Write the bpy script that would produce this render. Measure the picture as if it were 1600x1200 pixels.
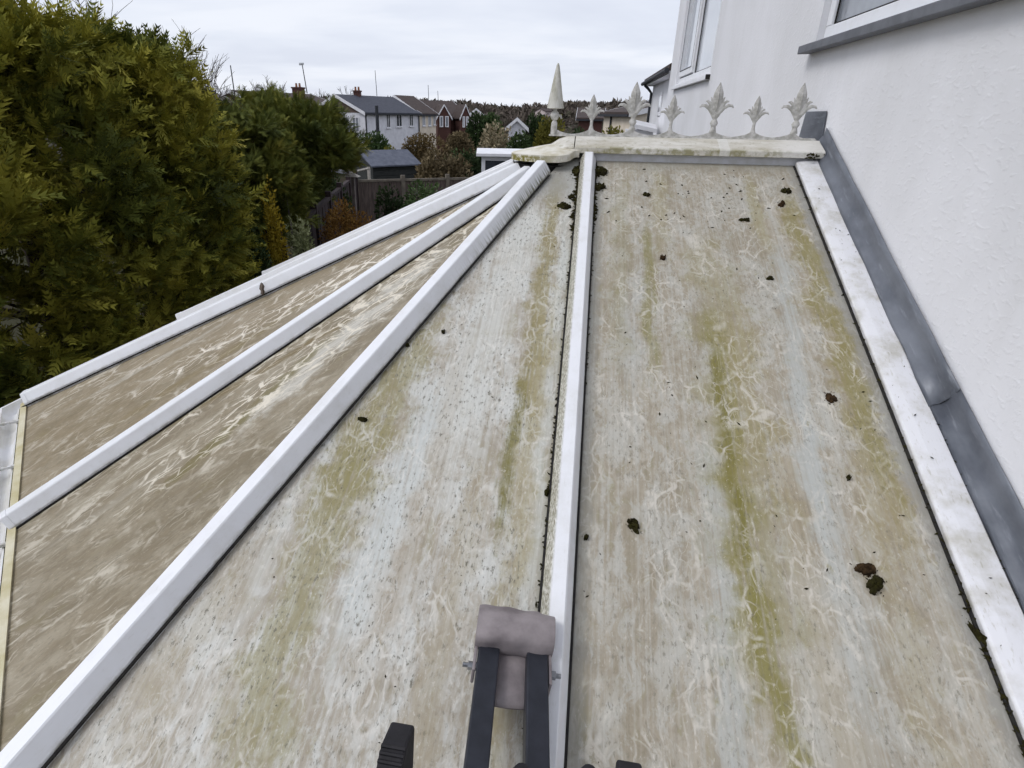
import bpy, bmesh, math, random
import numpy as np
from math import sin, cos, pi, radians, atan2, hypot, sqrt
from mathutils import Vector, Matrix

sc = bpy.context.scene
for _o in list(bpy.data.objects):
    bpy.data.objects.remove(_o)
COL = sc.collection

# ------------------------------------------------------------------ camera
CAM = Vector((-0.859, -2.736, 0.171))
FPX, YAW, PITCH, ROLL, CX, CY = 912.9, -0.16655, -0.4330, 0.014477, 739.7, 601.8
_f = Vector((sin(YAW) * cos(PITCH), cos(YAW) * cos(PITCH), sin(PITCH)))
_r = Vector((cos(YAW), -sin(YAW), 0))
_u = _r.cross(_f)
_r2 = cos(ROLL) * _r + sin(ROLL) * _u
_u2 = _r2.cross(_f)
cam_d = bpy.data.cameras.new('camera')
cam = bpy.data.objects.new('camera', cam_d)
COL.objects.link(cam)
M = Matrix((_r2, _u2, -_f)).transposed().to_4x4()
M.translation = CAM
cam.matrix_world = M
cam_d.sensor_width = 36
cam_d.lens = FPX / 1600 * 36
cam_d.shift_x = (800 - CX) / 1600
cam_d.shift_y = (CY - 600) / 1600
cam_d.clip_start = 0.02
cam_d.clip_end = 3000
sc.camera = cam
sc.cycles.max_bounces = 4
sc.cycles.use_adaptive_sampling = True
sc.cycles.adaptive_threshold = 0.03
sc.cycles.diffuse_bounces = 2
sc.cycles.glossy_bounces = 2

def srgb(r, g, b):
    f = lambda c: (c / 255 / 12.92) if c / 255 <= .04045 else ((c / 255 + .055) / 1.055) ** 2.4
    return (f(r), f(g), f(b), 1)

# ------------------------------------------------------------------ node helper
class NT:
    def __init__(s, tree):
        s.t = tree; s.n = tree.nodes; s.l = tree.links
    def node(s, typ, **kw):
        nd = s.n.new(typ)
        for k, v in kw.items(): setattr(nd, k, v)
        return nd
    def put(s, sock, v):
        if v is None: return
        if isinstance(v, bpy.types.NodeSocket): s.l.new(v, sock)
        else:
            try: sock.default_value = v
            except Exception: sock.default_value = tuple(v)[:len(sock.default_value)]
    def math(s, op, a, b=None, c=None, clamp=False):
        nd = s.node('ShaderNodeMath', operation=op, use_clamp=clamp)
        s.put(nd.inputs[0], a); s.put(nd.inputs[1], b); s.put(nd.inputs[2], c)
        return nd.outputs[0]
    def map(s, v, scale=(1, 1, 1), loc=(0, 0, 0), rot=(0, 0, 0)):
        nd = s.node('ShaderNodeMapping')
        s.put(nd.inputs[0], v); nd.inputs['Scale'].default_value = scale
        nd.inputs['Location'].default_value = loc; nd.inputs['Rotation'].default_value = rot
        return nd.outputs[0]
    def noise(s, v, scale=1, detail=3, rough=.5, dist=0, col=False):
        nd = s.node('ShaderNodeTexNoise')
        s.put(nd.inputs['Vector'], v)
        nd.inputs['Scale'].default_value = scale; nd.inputs['Detail'].default_value = detail
        nd.inputs['Roughness'].default_value = rough; nd.inputs['Distortion'].default_value = dist
        return nd.outputs['Color'] if col else nd.outputs[0]
    def edge(s, v, scale=1, rnd=1):
        nd = s.node('ShaderNodeTexVoronoi', feature='DISTANCE_TO_EDGE')
        s.put(nd.inputs['Vector'], v); nd.inputs['Scale'].default_value = scale
        nd.inputs['Randomness'].default_value = rnd
        return nd.outputs['Distance']
    def step(s, x, a, b, lo=0., hi=1.):
        nd = s.node('ShaderNodeMapRange', interpolation_type='SMOOTHSTEP')
        s.put(nd.inputs[0], x); nd.inputs[1].default_value = a; nd.inputs[2].default_value = b
        nd.inputs[3].default_value = lo; nd.inputs[4].default_value = hi
        return nd.outputs[0]
    def mix(s, f, a, b, blend='MIX'):
        nd = s.node('ShaderNodeMix', data_type='RGBA', blend_type=blend)
        s.put(nd.inputs[0], f); s.put(nd.inputs[6], a); s.put(nd.inputs[7], b)
        return nd.outputs[2]
    def vadd(s, a, b, op='ADD'):
        nd = s.node('ShaderNodeVectorMath', operation=op)
        s.put(nd.inputs[0], a); s.put(nd.inputs[1], b)
        return nd.outputs[0]
    def xyz(s, v):
        nd = s.node('ShaderNodeSeparateXYZ'); s.put(nd.inputs[0], v)
        return nd.outputs
    def ramp(s, f, stops):
        nd = s.node('ShaderNodeValToRGB'); e = nd.color_ramp.elements
        while len(e) < len(stops): e.new(.5)
        for el, (p, c) in zip(e, stops): el.position = p; el.color = c
        s.put(nd.inputs[0], f)
        return nd.outputs[0]
    def warp(s, v, scale, amt, detail=2):
        n = s.noise(v, scale, detail, col=True)
        n = s.vadd(n, (.5, .5, .5), 'SUBTRACT')
        n = s.vadd(n, (amt, amt, amt) if not isinstance(amt, tuple) else amt, 'MULTIPLY')
        return s.vadd(v, n)
    def bump(s, h, strength=.3, dist=.01):
        nd = s.node('ShaderNodeBump'); s.put(nd.inputs['Height'], h)
        nd.inputs['Strength'].default_value = strength; nd.inputs['Distance'].default_value = dist
        return nd.outputs[0]

MATS = {}
def material(name, build):
    if name in MATS: return MATS[name]
    m = bpy.data.materials.new(name); m.use_nodes = True
    t = NT(m.node_tree)
    b = m.node_tree.nodes['Principled BSDF']
    co = t.node('ShaderNodeTexCoord').outputs['Object']
    build(t, b, co)
    MATS[name] = m
    return m

def simple(name, c1, c2=None, scale=8, rough=.6, stretch=(1, 1, 1), bump=0, spec=.3, detail=4, metal=0):
    def bld(t, b, co):
        v = t.map(co, stretch)
        n = t.noise(v, scale, detail, .6)
        t.put(b.inputs['Base Color'], t.mix(t.step(n, .3, .7), c1, c2 or tuple(x * .8 for x in c1[:3]) + (1,)))
        b.inputs['Roughness'].default_value = rough
        b.inputs['Specular IOR Level'].default_value = spec
        b.inputs['Metallic'].default_value = metal
        if bump: t.put(b.inputs['Normal'], t.bump(n, bump, .01))
    return material(name, bld)

# ------------------------------------------------------------------ overcast sky and soft sun
SUN_EL, SUN_AZ = 48, 245        # azimuth measured from +Y clockwise
w = bpy.data.worlds.new('World'); sc.world = w; w.use_nodes = True
t = NT(w.node_tree)
bg = w.node_tree.nodes['Background']
sky = t.node('ShaderNodeTexSky', sky_type='NISHITA')
sky.sun_disc = False
sky.sun_elevation = radians(SUN_EL); sky.sun_rotation = radians(SUN_AZ)
g = t.node('ShaderNodeTexCoord').outputs['Generated']
z = t.xyz(g)[2]
# clouds seen in perspective: direction divided by its height
inv = t.math('DIVIDE', 1., t.math('MAXIMUM', t.math('ADD', z, .12), .05))
sx, sy, _ = t.xyz(g)
cmb = t.node('ShaderNodeCombineXYZ')
t.put(cmb.inputs[0], t.math('MULTIPLY', sx, inv)); t.put(cmb.inputs[1], t.math('MULTIPLY', sy, inv))
cv = cmb.outputs[0]
n1 = t.noise(t.map(cv, (.5, .8, 1), (4.2, 1.7, 0)), 1.0, 4, .5, .6)
n2 = t.noise(cv, 2.2, 3, .5)
cl = t.math('ADD', t.math('MULTIPLY', n1, .8), t.math('MULTIPLY', n2, .2))
ccol = t.ramp(t.step(cl, .36, .66), [(0, (.72, .76, .87, 1)), (.5, (.79, .83, .93, 1)), (1, (.87, .90, .98, 1))])
skyv = t.mix(1., sky.outputs[0], (.10, .10, .10, 1), 'MULTIPLY')
mixd = t.mix(.93, skyv, ccol)
t.put(bg.inputs[0], mixd); bg.inputs[1].default_value = 1.0

sd = bpy.data.lights.new('sun', 'SUN'); sd.energy = 1.3; sd.angle = radians(25); sd.color = (1, .98, .95)
sun = bpy.data.objects.new('sun', sd); COL.objects.link(sun)
_a = radians(SUN_AZ); _e = radians(SUN_EL)
sdir = Vector((sin(_a) * cos(_e), cos(_a) * cos(_e), sin(_e)))
sun.rotation_euler = sdir.to_track_quat('Z', 'Y').to_euler(); sun.location = (0, 0, 30)
sc.view_settings.view_transform = 'Standard'
sc.view_settings.look = 'None'
sc.view_settings.exposure = 0.08
sc.view_settings.gamma = 1
sc.view_settings.use_curve_mapping = False

# ------------------------------------------------------------------ object helpers
WM = {}
def link(o, parent=None, Mw=None):
    COL.objects.link(o)
    Mw = Mw.copy() if Mw else Matrix()
    if parent is not None:
        o.parent = parent
        o.matrix_parent_inverse = WM[parent.name].inverted()
    o.matrix_basis = Mw
    WM[o.name] = Mw
    return o

def tag(o, label=None, cat=None, group=None, kind=None):
    if label: o['label'] = label
    if cat: o['category'] = cat
    if group: o['group'] = group
    if kind: o['kind'] = kind
    return o

def thing(name, loc, label, cat, group=None):
    o = bpy.data.objects.new(name, None); o.empty_display_size = .2
    link(o, None, Matrix.Translation(loc))
    return tag(o, label, cat, group)

class MB:
    def __init__(s): s.v = []; s.f = []
    def add(s, verts, faces):
        k = len(s.v); s.v += [tuple(p) for p in verts]
        s.f += [tuple(i + k for i in f) for f in faces]
        return s
    def box(s, a, b):
        x0, y0, z0 = a; x1, y1, z1 = b
        return s.add([(x0, y0, z0), (x1, y0, z0), (x1, y1, z0), (x0, y1, z0), (x0, y0, z1), (x1, y0, z1), (x1, y1, z1), (x0, y1, z1)],
                     [(0, 3, 2, 1), (4, 5, 6, 7), (0, 1, 5, 4), (1, 2, 6, 5), (2, 3, 7, 6), (3, 0, 4, 7)])
    def obox(s, o, ex, ey, ez, a, b):
        """box in the frame o, ex, ey, ez"""
        o = Vector(o); k = len(s.v); s.box(a, b)
        for i in range(k, len(s.v)):
            p = s.v[i]; s.v[i] = tuple(o + ex * p[0] + ey * p[1] + ez * p[2])
        return s
    def prism(s, poly, h0, h1, fn=lambda x, y, h: (x, y, h)):
        n = len(poly)
        vs = [fn(x, y, h0) for x, y in poly] + [fn(x, y, h1) for x, y in poly]
        fs = [tuple(range(n - 1, -1, -1)), tuple(range(n, 2 * n))] + [(i, (i + 1) % n, n + (i + 1) % n, n + i) for i in range(n)]
        return s.add(vs, fs)
    def lathe(s, prof, c=(0, 0, 0), n=20):
        vs = []; fs = []
        for r, z in prof:
            for i in range(n):
                a = 2 * pi * i / n; vs.append((c[0] + r * cos(a), c[1] + r * sin(a), c[2] + z))
        m = len(prof)
        for j in range(m - 1):
            for i in range(n):
                fs.append((j * n + i, j * n + (i + 1) % n, (j + 1) * n + (i + 1) % n, (j + 1) * n + i))
        fs.append(tuple(range(n - 1, -1, -1))); fs.append(tuple((m - 1) * n + i for i in range(n)))
        return s.add(vs, fs)
    def tube(s, pts, radii, n=6, flat=None):
        """tube through points; flat = (axis vector, factor) squashes the section along an axis"""
        pts = [Vector(p) for p in pts]; vs = []; fs = []
        if not hasattr(radii, '__len__'): radii = [radii] * len(pts)
        for i, p in enumerate(pts):
            d = (pts[min(i + 1, len(pts) - 1)] - pts[max(i - 1, 0)]).normalized()
            ref = Vector((0, 1, 0)) if abs(d.y) < .9 else Vector((1, 0, 0))
            a = d.cross(ref).normalized(); b = d.cross(a)
            for k in range(n):
                an = 2 * pi * k / n
                o = (a * cos(an) + b * sin(an)) * radii[i]
                if flat: ax, fc = flat; o = o - ax * (o.dot(ax) * (1 - fc))
                vs.append(p + o)
        for i in range(len(pts) - 1):
            for k in range(n):
                fs.append((i * n + k, i * n + (k + 1) % n, (i + 1) * n + (k + 1) % n, (i + 1) * n + k))
        fs.append(tuple(range(n - 1, -1, -1))); fs.append(tuple((len(pts) - 1) * n + k for k in range(n)))
        return s.add(vs, fs)
    def sweep(s, prof, path, closed_prof=True, normals=None):
        """profile (a, h) swept along a plan polyline: a = outward offset, h = height; mitred"""
        n = len(prof); vs = []; fs = []
        P = [Vector(p) for p in path]
        for i, p in enumerate(P):
            def nrm(a, b):
                d = (b - a); d.z = 0; d.normalize(); return Vector((-d.y, d.x, 0))
            ns = []
            if i > 0: ns.append(nrm(P[i - 1], p))
            if i < len(P) - 1: ns.append(nrm(p, P[i + 1]))
            m = ns[0] if len(ns) == 1 else (ns[0] + ns[1]).normalized() / max(.3, cos((ns[0].angle(ns[1])) / 2))
            for a, h in prof: vs.append(p + m * a + Vector((0, 0, h)))
        for i in range(len(P) - 1):
            for k in range(n if closed_prof else n - 1):
                fs.append((i * n + k, (i + 1) * n + k, (i + 1) * n + (k + 1) % n, i * n + (k + 1) % n))
        if closed_prof:
            fs.append(tuple(range(n))); fs.append(tuple((len(P) - 1) * n + k for k in range(n - 1, -1, -1)))
        return s.add(vs, fs)
    def mesh(s, name, smooth=False):
        me = bpy.data.meshes.new(name); me.from_pydata(s.v, [], s.f)
        bm = bmesh.new(); bm.from_mesh(me); bmesh.ops.recalc_face_normals(bm, faces=bm.faces); bm.to_mesh(me); bm.free()
        if smooth:
            me.shade_smooth()
            try: me.set_sharp_from_angle(angle=radians(40))
            except Exception: pass
        return me
    def build(s, name, mat, parent=None, Mw=None, smooth=False, bevel=0):
        me = s.mesh(name, smooth)
        if mat: me.materials.append(mat)
        o = bpy.data.objects.new(name, me)
        if bevel:
            md = o.modifiers.new('bevel', 'BEVEL'); md.width = bevel; md.segments = 2; md.limit_method = 'ANGLE'; md.angle_limit = radians(30)
        return link(o, parent, Mw)

def frame(o, ex, ey, ez):
    m = Matrix((ex, ey, ez)).transposed().to_4x4(); m.translation = o
    return m

def ray(px, py):
    return _f + _r2 * ((px - CX) / FPX) - _u2 * ((py - CY) / FPX)
def at(px, py, d):
    """the place seen in that direction at horizontal distance d"""
    v = ray(px, py); return CAM + v * (d / hypot(v.x, v.y))
def onx(px, py, x):
    v = ray(px, py); return CAM + v * ((x - CAM.x) / v.x)

GZ = -3.2
def ground_z(x, y):
    d = hypot(x - CAM.x, y - CAM.y)
    s = min(1, max(0, (d - 14) / 46)); s = s * s * (3 - 2 * s)
    h = GZ - 2.0 * s
    if d > 85:
        q = min(1, (d - 85) / 420); q = q * q * (3 - 2 * q)
        az = atan2(x - CAM.x, y - CAM.y)
        h += q * (11 + 2.4 * sin(az * 5 + 1.3) + 1.6 * sin(az * 13) + 1.0 * sin(az * 29 + 2) - 4 * max(0, min(1, (az + .35) / .3)) * (1 - max(0, min(1, (az - .02) / .3))))
    return h

# ------------------------------------------------------------------ materials
C = srgb
def upvc(name, dirt=.25, seed=0, green=0.0, side=0.0, base=(235, 236, 240)):
    def bld(t, b, co):
        v = t.vadd(co, (seed * 3.1, seed * 1.7, seed))
        n = t.noise(v, 9, 5, .65)
        fine = t.noise(t.map(v, (1, .25, 1)), 160, 3, .6)
        streak = t.noise(t.map(v, (8, 60, 4)), 1.6, 3, .6)
        d = t.math('MULTIPLY', t.step(n, .42, .75), dirt)
        d = t.math('ADD', d, t.math('MULTIPLY', t.step(fine, .58, .72), dirt * .5))
        c = t.mix(d, C(*base), C(176, 172, 158))
        zz = t.xyz(co)[2]
        gr_ = t.math('MULTIPLY', t.step(zz, .022, .004), t.step(t.noise(t.map(v, (1, .5, 1)), 40, 4, .7), .42, .62, .15, .7))
        c = t.mix(gr_, c, C(140, 134, 114))
        if green:
            x, y, z = t.xyz(co)
            # grime held by the lower edge near the top of the bar
            m = t.math('MULTIPLY', t.step(y, -.95, -.15), t.step(z, .052, .012))
            m = t.math('MULTIPLY', m, t.step(streak, .38, .62))
            m = t.math('MULTIPLY', m, t.step(x, .01, .02))
            c = t.mix(t.math('MULTIPLY', m, green), c, C(96, 96, 62))
        if side:
            x, y, z = t.xyz(co)
            m = t.step(x, -.011, -.02)
            s2 = t.noise(t.map(v, (30, 12, 30)), 8, 4, .7)
            m2 = t.math('MULTIPLY', m, t.step(s2, .40, .60))
            c = t.mix(t.math('MULTIPLY', m, .45), c, C(176, 168, 132))
            c = t.mix(t.math('MULTIPLY', m2, side), c, C(96, 90, 56))
        t.put(b.inputs['Base Color'], c)
        b.inputs['Roughness'].default_value = .38
        b.inputs['Specular IOR Level'].default_value = .4
        t.put(b.inputs['Normal'], t.bump(n, .04, .004))
    return material(name, bld)

UPVC = upvc('upvc_white', .18)
UPVC_HIP = upvc('upvc_hip', .22, 2, green=.85)
UPVC_DIRTY = upvc('upvc_stained', .25, 5, side=.8)
UPVC_WALLBAR = upvc('upvc_wall_bar', .8, 8, base=(228, 228, 232))
UPVC_GREY = simple('upvc_grey_fascia', C(205, 206, 212), C(188, 188, 188), 20, .4)  # light grey plastic of the ridge fascia
RUBBER = simple('gasket_rubber', C(26, 24, 26), C(44, 42, 38), 60, .7)

def ridge_mat(t, b, co):
    n = t.noise(t.map(co, (1.0, 3, 3)), 7, 5, .65)
    n2 = t.noise(co, 60, 4, .7)
    x, y, z = t.xyz(co)
    c = t.mix(t.step(n, .3, .68), C(222, 219, 212), C(190, 184, 168))
    c = t.mix(t.math('MULTIPLY', t.step(n2, .54, .70), .55), c, C(150, 142, 112))
    # lichen on the drip edge
    ly = t.math('MULTIPLY', t.step(z, .062, .05), t.step(t.noise(co, 24, 4, .7), .42, .6))
    c = t.mix(t.math('MULTIPLY', ly, .75), c, C(128, 122, 70))
    # one wiped joint stays clean
    cl = t.math('LESS_THAN', t.math('ABSOLUTE', t.math('ADD', x, .285)), .02)
    c = t.mix(t.math('MULTIPLY', cl, .5), c, C(230, 229, 226))
    cl2 = t.step(x, -.14, -.02)
    c = t.mix(t.math('MULTIPLY', cl2, .6), c, C(224, 222, 218))
    t.put(b.inputs['Base Color'], c); b.inputs['Roughness'].default_value = .6
    t.put(b.inputs['Normal'], t.bump(n2, .2, .003))
RIDGE = material('ridge_cap_weathered', ridge_mat)

def hub_mat(t, b, co):
    n = t.noise(co, 14, 5, .65); n2 = t.noise(co, 50, 4, .7)
    x, y, z = t.xyz(co)
    c = t.mix(t.step(n, .35, .7), C(228, 224, 214), C(196, 188, 164))
    ly = t.math('MULTIPLY', t.step(z, .026, .012), t.step(n2, .36, .56))
    ly = t.math('MULTIPLY', ly, t.step(x, -.96, -1.08, .25, 1))
    c = t.mix(ly, c, C(122, 114, 44))
    t.put(b.inputs['Base Color'], c); b.inputs['Roughness'].default_value = .6
    t.put(b.inputs['Normal'], t.bump(n2, .2, .003))
HUB = material('hub_weathered', hub_mat)
CREST = simple('cresting_grey', C(212, 210, 207), C(164, 162, 155), 45, .7, bump=.25)
FINIAL = simple('finial_stained', C(216, 214, 208), C(160, 158, 140), 16, .7, stretch=(1.5, 1.5, .5), bump=.15)

def lead(t, b, co):
    n = t.noise(t.map(co, (1, .6, 1)), 6, 5, .6); n2 = t.noise(t.map(co, (6, 1, 6)), 9, 4, .6)
    c = t.mix(t.step(n, .3, .7), C(76, 80, 89), C(118, 122, 130))
    c = t.mix(t.math('MULTIPLY', t.step(n2, .56, .76), .4), c, C(164, 168, 176))
    t.put(b.inputs['Base Color'], c); b.inputs['Roughness'].default_value = .42
    b.inputs['Metallic'].default_value = .25
    t.put(b.inputs['Normal'], t.bump(t.math('ADD', n, t.math('MULTIPLY', n2, .5)), .25, .01))
LEAD = material('lead_sheet', lead)

def render_mat(t, b, co):
    n = t.noise(co, 70, 4, .62); big = t.noise(t.map(co, (1, 1, .7)), 1.6, 4, .6)
    st = t.noise(t.map(co, (1, 3.5, .3)), 3, 3, .6)
    lump = t.step(t.noise(t.map(co, (1, 1, 1.8)), 40, 3, .5), .50, .72)
    c = t.mix(t.step(big, .35, .7), C(233, 233, 237), C(223, 223, 226))
    c = t.mix(t.math('MULTIPLY', t.step(st, .5, .8), .15), c, C(206, 205, 204))
    t.put(b.inputs['Base Color'], c); b.inputs['Roughness'].default_value = .85
    b.inputs['Specular IOR Level'].default_value = .15
    t.put(b.inputs['Normal'], t.bump(t.math('ADD', t.math('MULTIPLY', lump, .9), t.math('MULTIPLY', n, .5)), .22, .004))
RENDER = material('white_render', render_mat)
GLASS = simple('window_glass', C(120, 124, 132), C(150, 156, 164), 2, .06, spec=.9)
GLASS_PALE = simple('window_glass_sky', C(206, 210, 218), C(196, 200, 208), 2, .06, spec=.9)  # sky reflection put into the pane colour
GLASS_DARK = simple('window_glass_dark', C(44, 46, 52), C(64, 68, 74), 2, .08, spec=.8)
SILL_GREY = simple('sill_grey_paint', C(112, 114, 120), C(96, 98, 104), 12, .6, bump=.1)

def panel_mat(name, base, base2, pale, olive, streaks, pale_streaks, vein=(.5, 26, 12), veincol=(206, 198, 184), speck=.3, seed=0, edges=(), olive_noise=.5, paleamt=.6, blob=1., vband=None, hol=None, mot=(34, 20), swirl=1., thin=1., fine=1., soft=1.):
    """weathered polycarbonate: algae and dust; u = across the sheet, v = up the slope (metres)"""
    def bld(t, b, co):
        x, y, z = t.xyz(co)
        v0 = t.vadd(co, (seed * 7.3, seed * 4.1, 0))
        wv = t.warp(v0, 13, (.055 * swirl, .055 * swirl, 0), 2)
        mo = t.noise(t.map(wv, (mot[0], mot[1], 1)), 1., 5, .74)          # mottle
        big = t.noise(t.map(wv, (5, 1.3, 1)), 1.2, 4, .6)
        bm_ = t.math('ADD', t.math('MULTIPLY', mo, .55), t.math('MULTIPLY', big, .45))
        c = t.mix(t.step(bm_, .36, .62), C(*base), C(*base2))
        st = t.noise(t.map(v0, (85, 2.0, 1)), 1, 3, .6)                   # thin rain streaks
        c = t.mix(t.step(st, .42, .70, 0, .45 * fine), c, C(*pale))
        c = t.mix(t.step(st, .46, .28, 0, .45 * fine), c, tuple(q * .68 for q in C(*base)[:3]) + (1,))
        pn = t.noise(t.map(wv, (9, 2.8, 1), (7, 2, 0)), 1.3, 5, .70)      # patches washed paler
        c = t.mix(t.step(pn, .47, .60, 0, paleamt), c, C(*pale))
        c = t.mix(t.step(pn, .43, .30, 0, olive_noise), c, C(*olive))
        pb = t.noise(t.map(wv, (22 if soft > .9 else 13, 9 if soft > .9 else 5, 1), (3, 6, 0)), 1., 5, .72)
        c = t.mix(t.step(pb, .50, .60, 0, .5 * soft), c, C(*pale))
        c = t.mix(t.step(pb, .44, .34, 0, .4 * soft), c, tuple(q * .80 for q in C(*base2)[:3]) + (1,))
        wa = t.math('SUBTRACT', t.noise(t.map(v0, (2, 5, 1)), 1.4, 3, .65), .5)
        mz = t.math('SUBTRACT', mo, .5)
        def band(u0, wd, va, vb, drift, amp, col, c):
            vm = (va + vb) / 2
            uu = t.math('SUBTRACT', x, t.math('MULTIPLY_ADD', y, drift, u0 - vm * drift))
            uu = t.math('ABSOLUTE', t.math('MULTIPLY_ADD', wa, wd * 2.2, uu))
            m = t.step(uu, wd * 1.15, 0)
            m = t.math('MULTIPLY', m, t.step(y, vb + .15, vb - .15))
            m = t.math('MULTIPLY', m, t.step(y, va - .2, va + .2))
            m = t.step(t.math('MULTIPLY_ADD', mz, 1.5, t.math('MULTIPLY', m, t.step(st, .30, .60, .55, 1.15))), .08, 1.05, 0, amp)
            return t.mix(m, c, C(*col))
        for a in pale_streaks: c = band(*a, c)
        for a in streaks: c = band(*a, c)
        # crazed veins where snails grazed the algae away
        vs, sx_, sy_ = vein
        wv3 = t.warp(t.warp(v0, 7, (.08 * swirl, .12 * swirl, 0), 2), 38, (.016, .020, 0), 1)
        line = t.step(t.edge(t.map(wv3, (sx_, sy_, 1)), 1), .075 * thin, .012)
        line2 = t.step(t.edge(t.map(wv3, (sx_ * 2.2, sy_ * 2.2, 1), (5, 3, 0)), 1), .085 * thin, .012, 0, .6)
        lines = t.math('MAXIMUM', line, line2)
        msk = t.step(t.noise(t.map(v0, (5, 2.6, 1), (2, 9, 0)), 1.7, 4, .65), .42, .60, .04, 1)
        msk2 = t.step(mo, .38, .54)
        if vband:
            mb = None
            for (u0, wd, va, vb, drift, amp) in vband:
                uu = t.math('ABSOLUTE', t.math('MULTIPLY_ADD', wa, wd * .8, t.math('SUBTRACT', x, t.math('MULTIPLY_ADD', y, drift, u0))))
                m = t.step(uu, wd, wd * .4, 0, amp)
                m = t.math('MULTIPLY', m, t.math('MULTIPLY', t.step(y, vb + .1, vb - .1), t.step(y, va - .2, va + .2)))
                mb = m if mb is None else t.math('MAXIMUM', mb, m)
            msk = t.math('MULTIPLY_ADD', msk, .55, mb)
        lm = t.math('MULTIPLY', t.math('MULTIPLY', lines, msk2), msk, clamp=True)
        c = t.mix(t.math('MULTIPLY', lm, vs), c, C(*veincol))
        # specks and grit
        sp = t.noise(t.map(v0, (1, .42, 1)), 120, 4, .72)
        spm = t.math('MULTIPLY', t.step(sp, .53, .66), t.step(pn, .38, .58))
        c = t.mix(t.math('MULTIPLY', spm, speck), c, C(96, 92, 78))
        c = t.mix(t.step(sp, .42, .33, 0, .45 * blob), c, C(*veincol))
        flute = t.math('SINE', t.math('MULTIPLY', x, 2 * pi / .016))
        c = t.mix(t.step(flute, .55, 1., 0, .13 * fine), c, tuple(q * .6 for q in C(*base)[:3]) + (1,))
        for (u0, wd, col, amp) in edges:
            ew = t.math('MULTIPLY_ADD', mz, wd * 1.6, t.math('ABSOLUTE', t.math('SUBTRACT', x, u0)))
            c = t.mix(t.step(ew, wd, wd * .3, 0, amp), c, C(*col))
        if hol:
            c = t.mix(t.step(t.math('MULTIPLY_ADD', mz, .12, y), hol[0], hol[1], 0, hol[2]), c, C(*hol[3]))
        t.put(b.inputs['Base Color'], c)
        b.inputs['Roughness'].default_value = .5
        b.inputs['Specular IOR Level'].default_value = .32
        t.put(b.inputs['Normal'], t.bump(t.noise(t.map(v0, (110, 14, 1)), 1, 2), .16, .003))
    return material(name, bld)

OL = (130, 123, 66)
OL2 = (114, 107, 44)
PALE = (180, 182, 178)
M_P1 = panel_mat('panel_right', (172, 163, 147), (148, 138, 119), (188, 187, 180), (144, 138, 104),
    streaks=[(-.41, .13, -2.1, -.55, .02, .45, (140, 132, 84)), (-.425, .055, -2.0, -.95, .02, .72, OL), (-.43, .024, -1.85, -1.1, .0, .7, OL2), (-.405, .045, -2.35, -1.8, -.12, .8, OL), (-.36, .10, -1.6, -.95, .03, .4, (150, 138, 92)),
             (-.605, .035, -1.25, -.5, .0, .7, OL), (-.70, .06, -1.2, -.2, .0, .3, (142, 136, 92)), (-.08, .075, -1.75, -.25, .01, .62, (146, 132, 88)), (-.07, .06, -1.6, -.25, 0, .55, OL), (-.14, .06, -2.3, -1.5, .0, .4, (158, 146, 112)),
             (-.20, .05, -.6, -.1, .0, .45, (150, 140, 88)), (-.55, .05, -.65, -.05, .0, .3, (160, 150, 100)), (-.31, .05, -2.3, -1.4, .0, .4, (160, 146, 118))],
    pale_streaks=[(-.21, .045, -1.75, -.6, .09, .85, PALE), (-.245, .07, -2.1, -1.35, .0, .55, PALE), (-.49, .05, -2.4, -1.45, .02, .75, PALE), (-.32, .09, -2.5, -1.75, 0, .6, (188, 186, 178)), (-.66, .06, -1.3, -.8, 0, .4, PALE)],
    vein=(.66, 18, 9.5), thin=.85, veincol=(214, 209, 199), speck=.55, seed=1, edges=[(-.79, .04, (132, 132, 126), .55), (0, .05, (140, 139, 134), .7)], paleamt=.5, hol=(-.10, .0, .65, (150, 146, 134)))
M_P2 = panel_mat('panel_middle', (179, 172, 160), (156, 146, 129), (205, 206, 202), (150, 143, 108),
    streaks=[(-.955, .055, -1.5, -.15, .0, .8, (138, 126, 76)), (-.975, .035, -1.8, -1.3, .03, .9, OL2), (-.93, .05, -2.3, -.9, .02, .6, (160, 150, 114)), (-1.36, .12, -1.8, -1.0, .12, .75, (140, 131, 84)),
             (-1.39, .11, -2.4, -1.55, .03, .7, (138, 130, 84)), (-1.60, .10, -2.4, -1.8, .1, .4, (160, 148, 122)), (-1.06, .06, -2.4, -1.6, .02, .5, (160, 148, 122)), (-1.18, .05, -2.2, -1.2, .05, .3, (160, 146, 124))],
    pale_streaks=[(-1.10, .12, -1.7, -.35, .10, .75, (204, 204, 198)), (-1.25, .07, -2.1, -1.4, .06, .85, (196, 199, 196)), (-.895, .03, -2.0, -.2, 0, .6, (196, 198, 192)), (-1.5, .05, -2.2, -1.7, .1, .5, (196, 196, 190))],
    vein=(.58, 20, 8.5), thin=.85, veincol=(220, 217, 210), speck=.85, seed=2, edges=[(-.865, .02, (150, 146, 128), .6)], paleamt=.75, hol=(-.42, -.2, .65, (160, 160, 156)))
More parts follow.
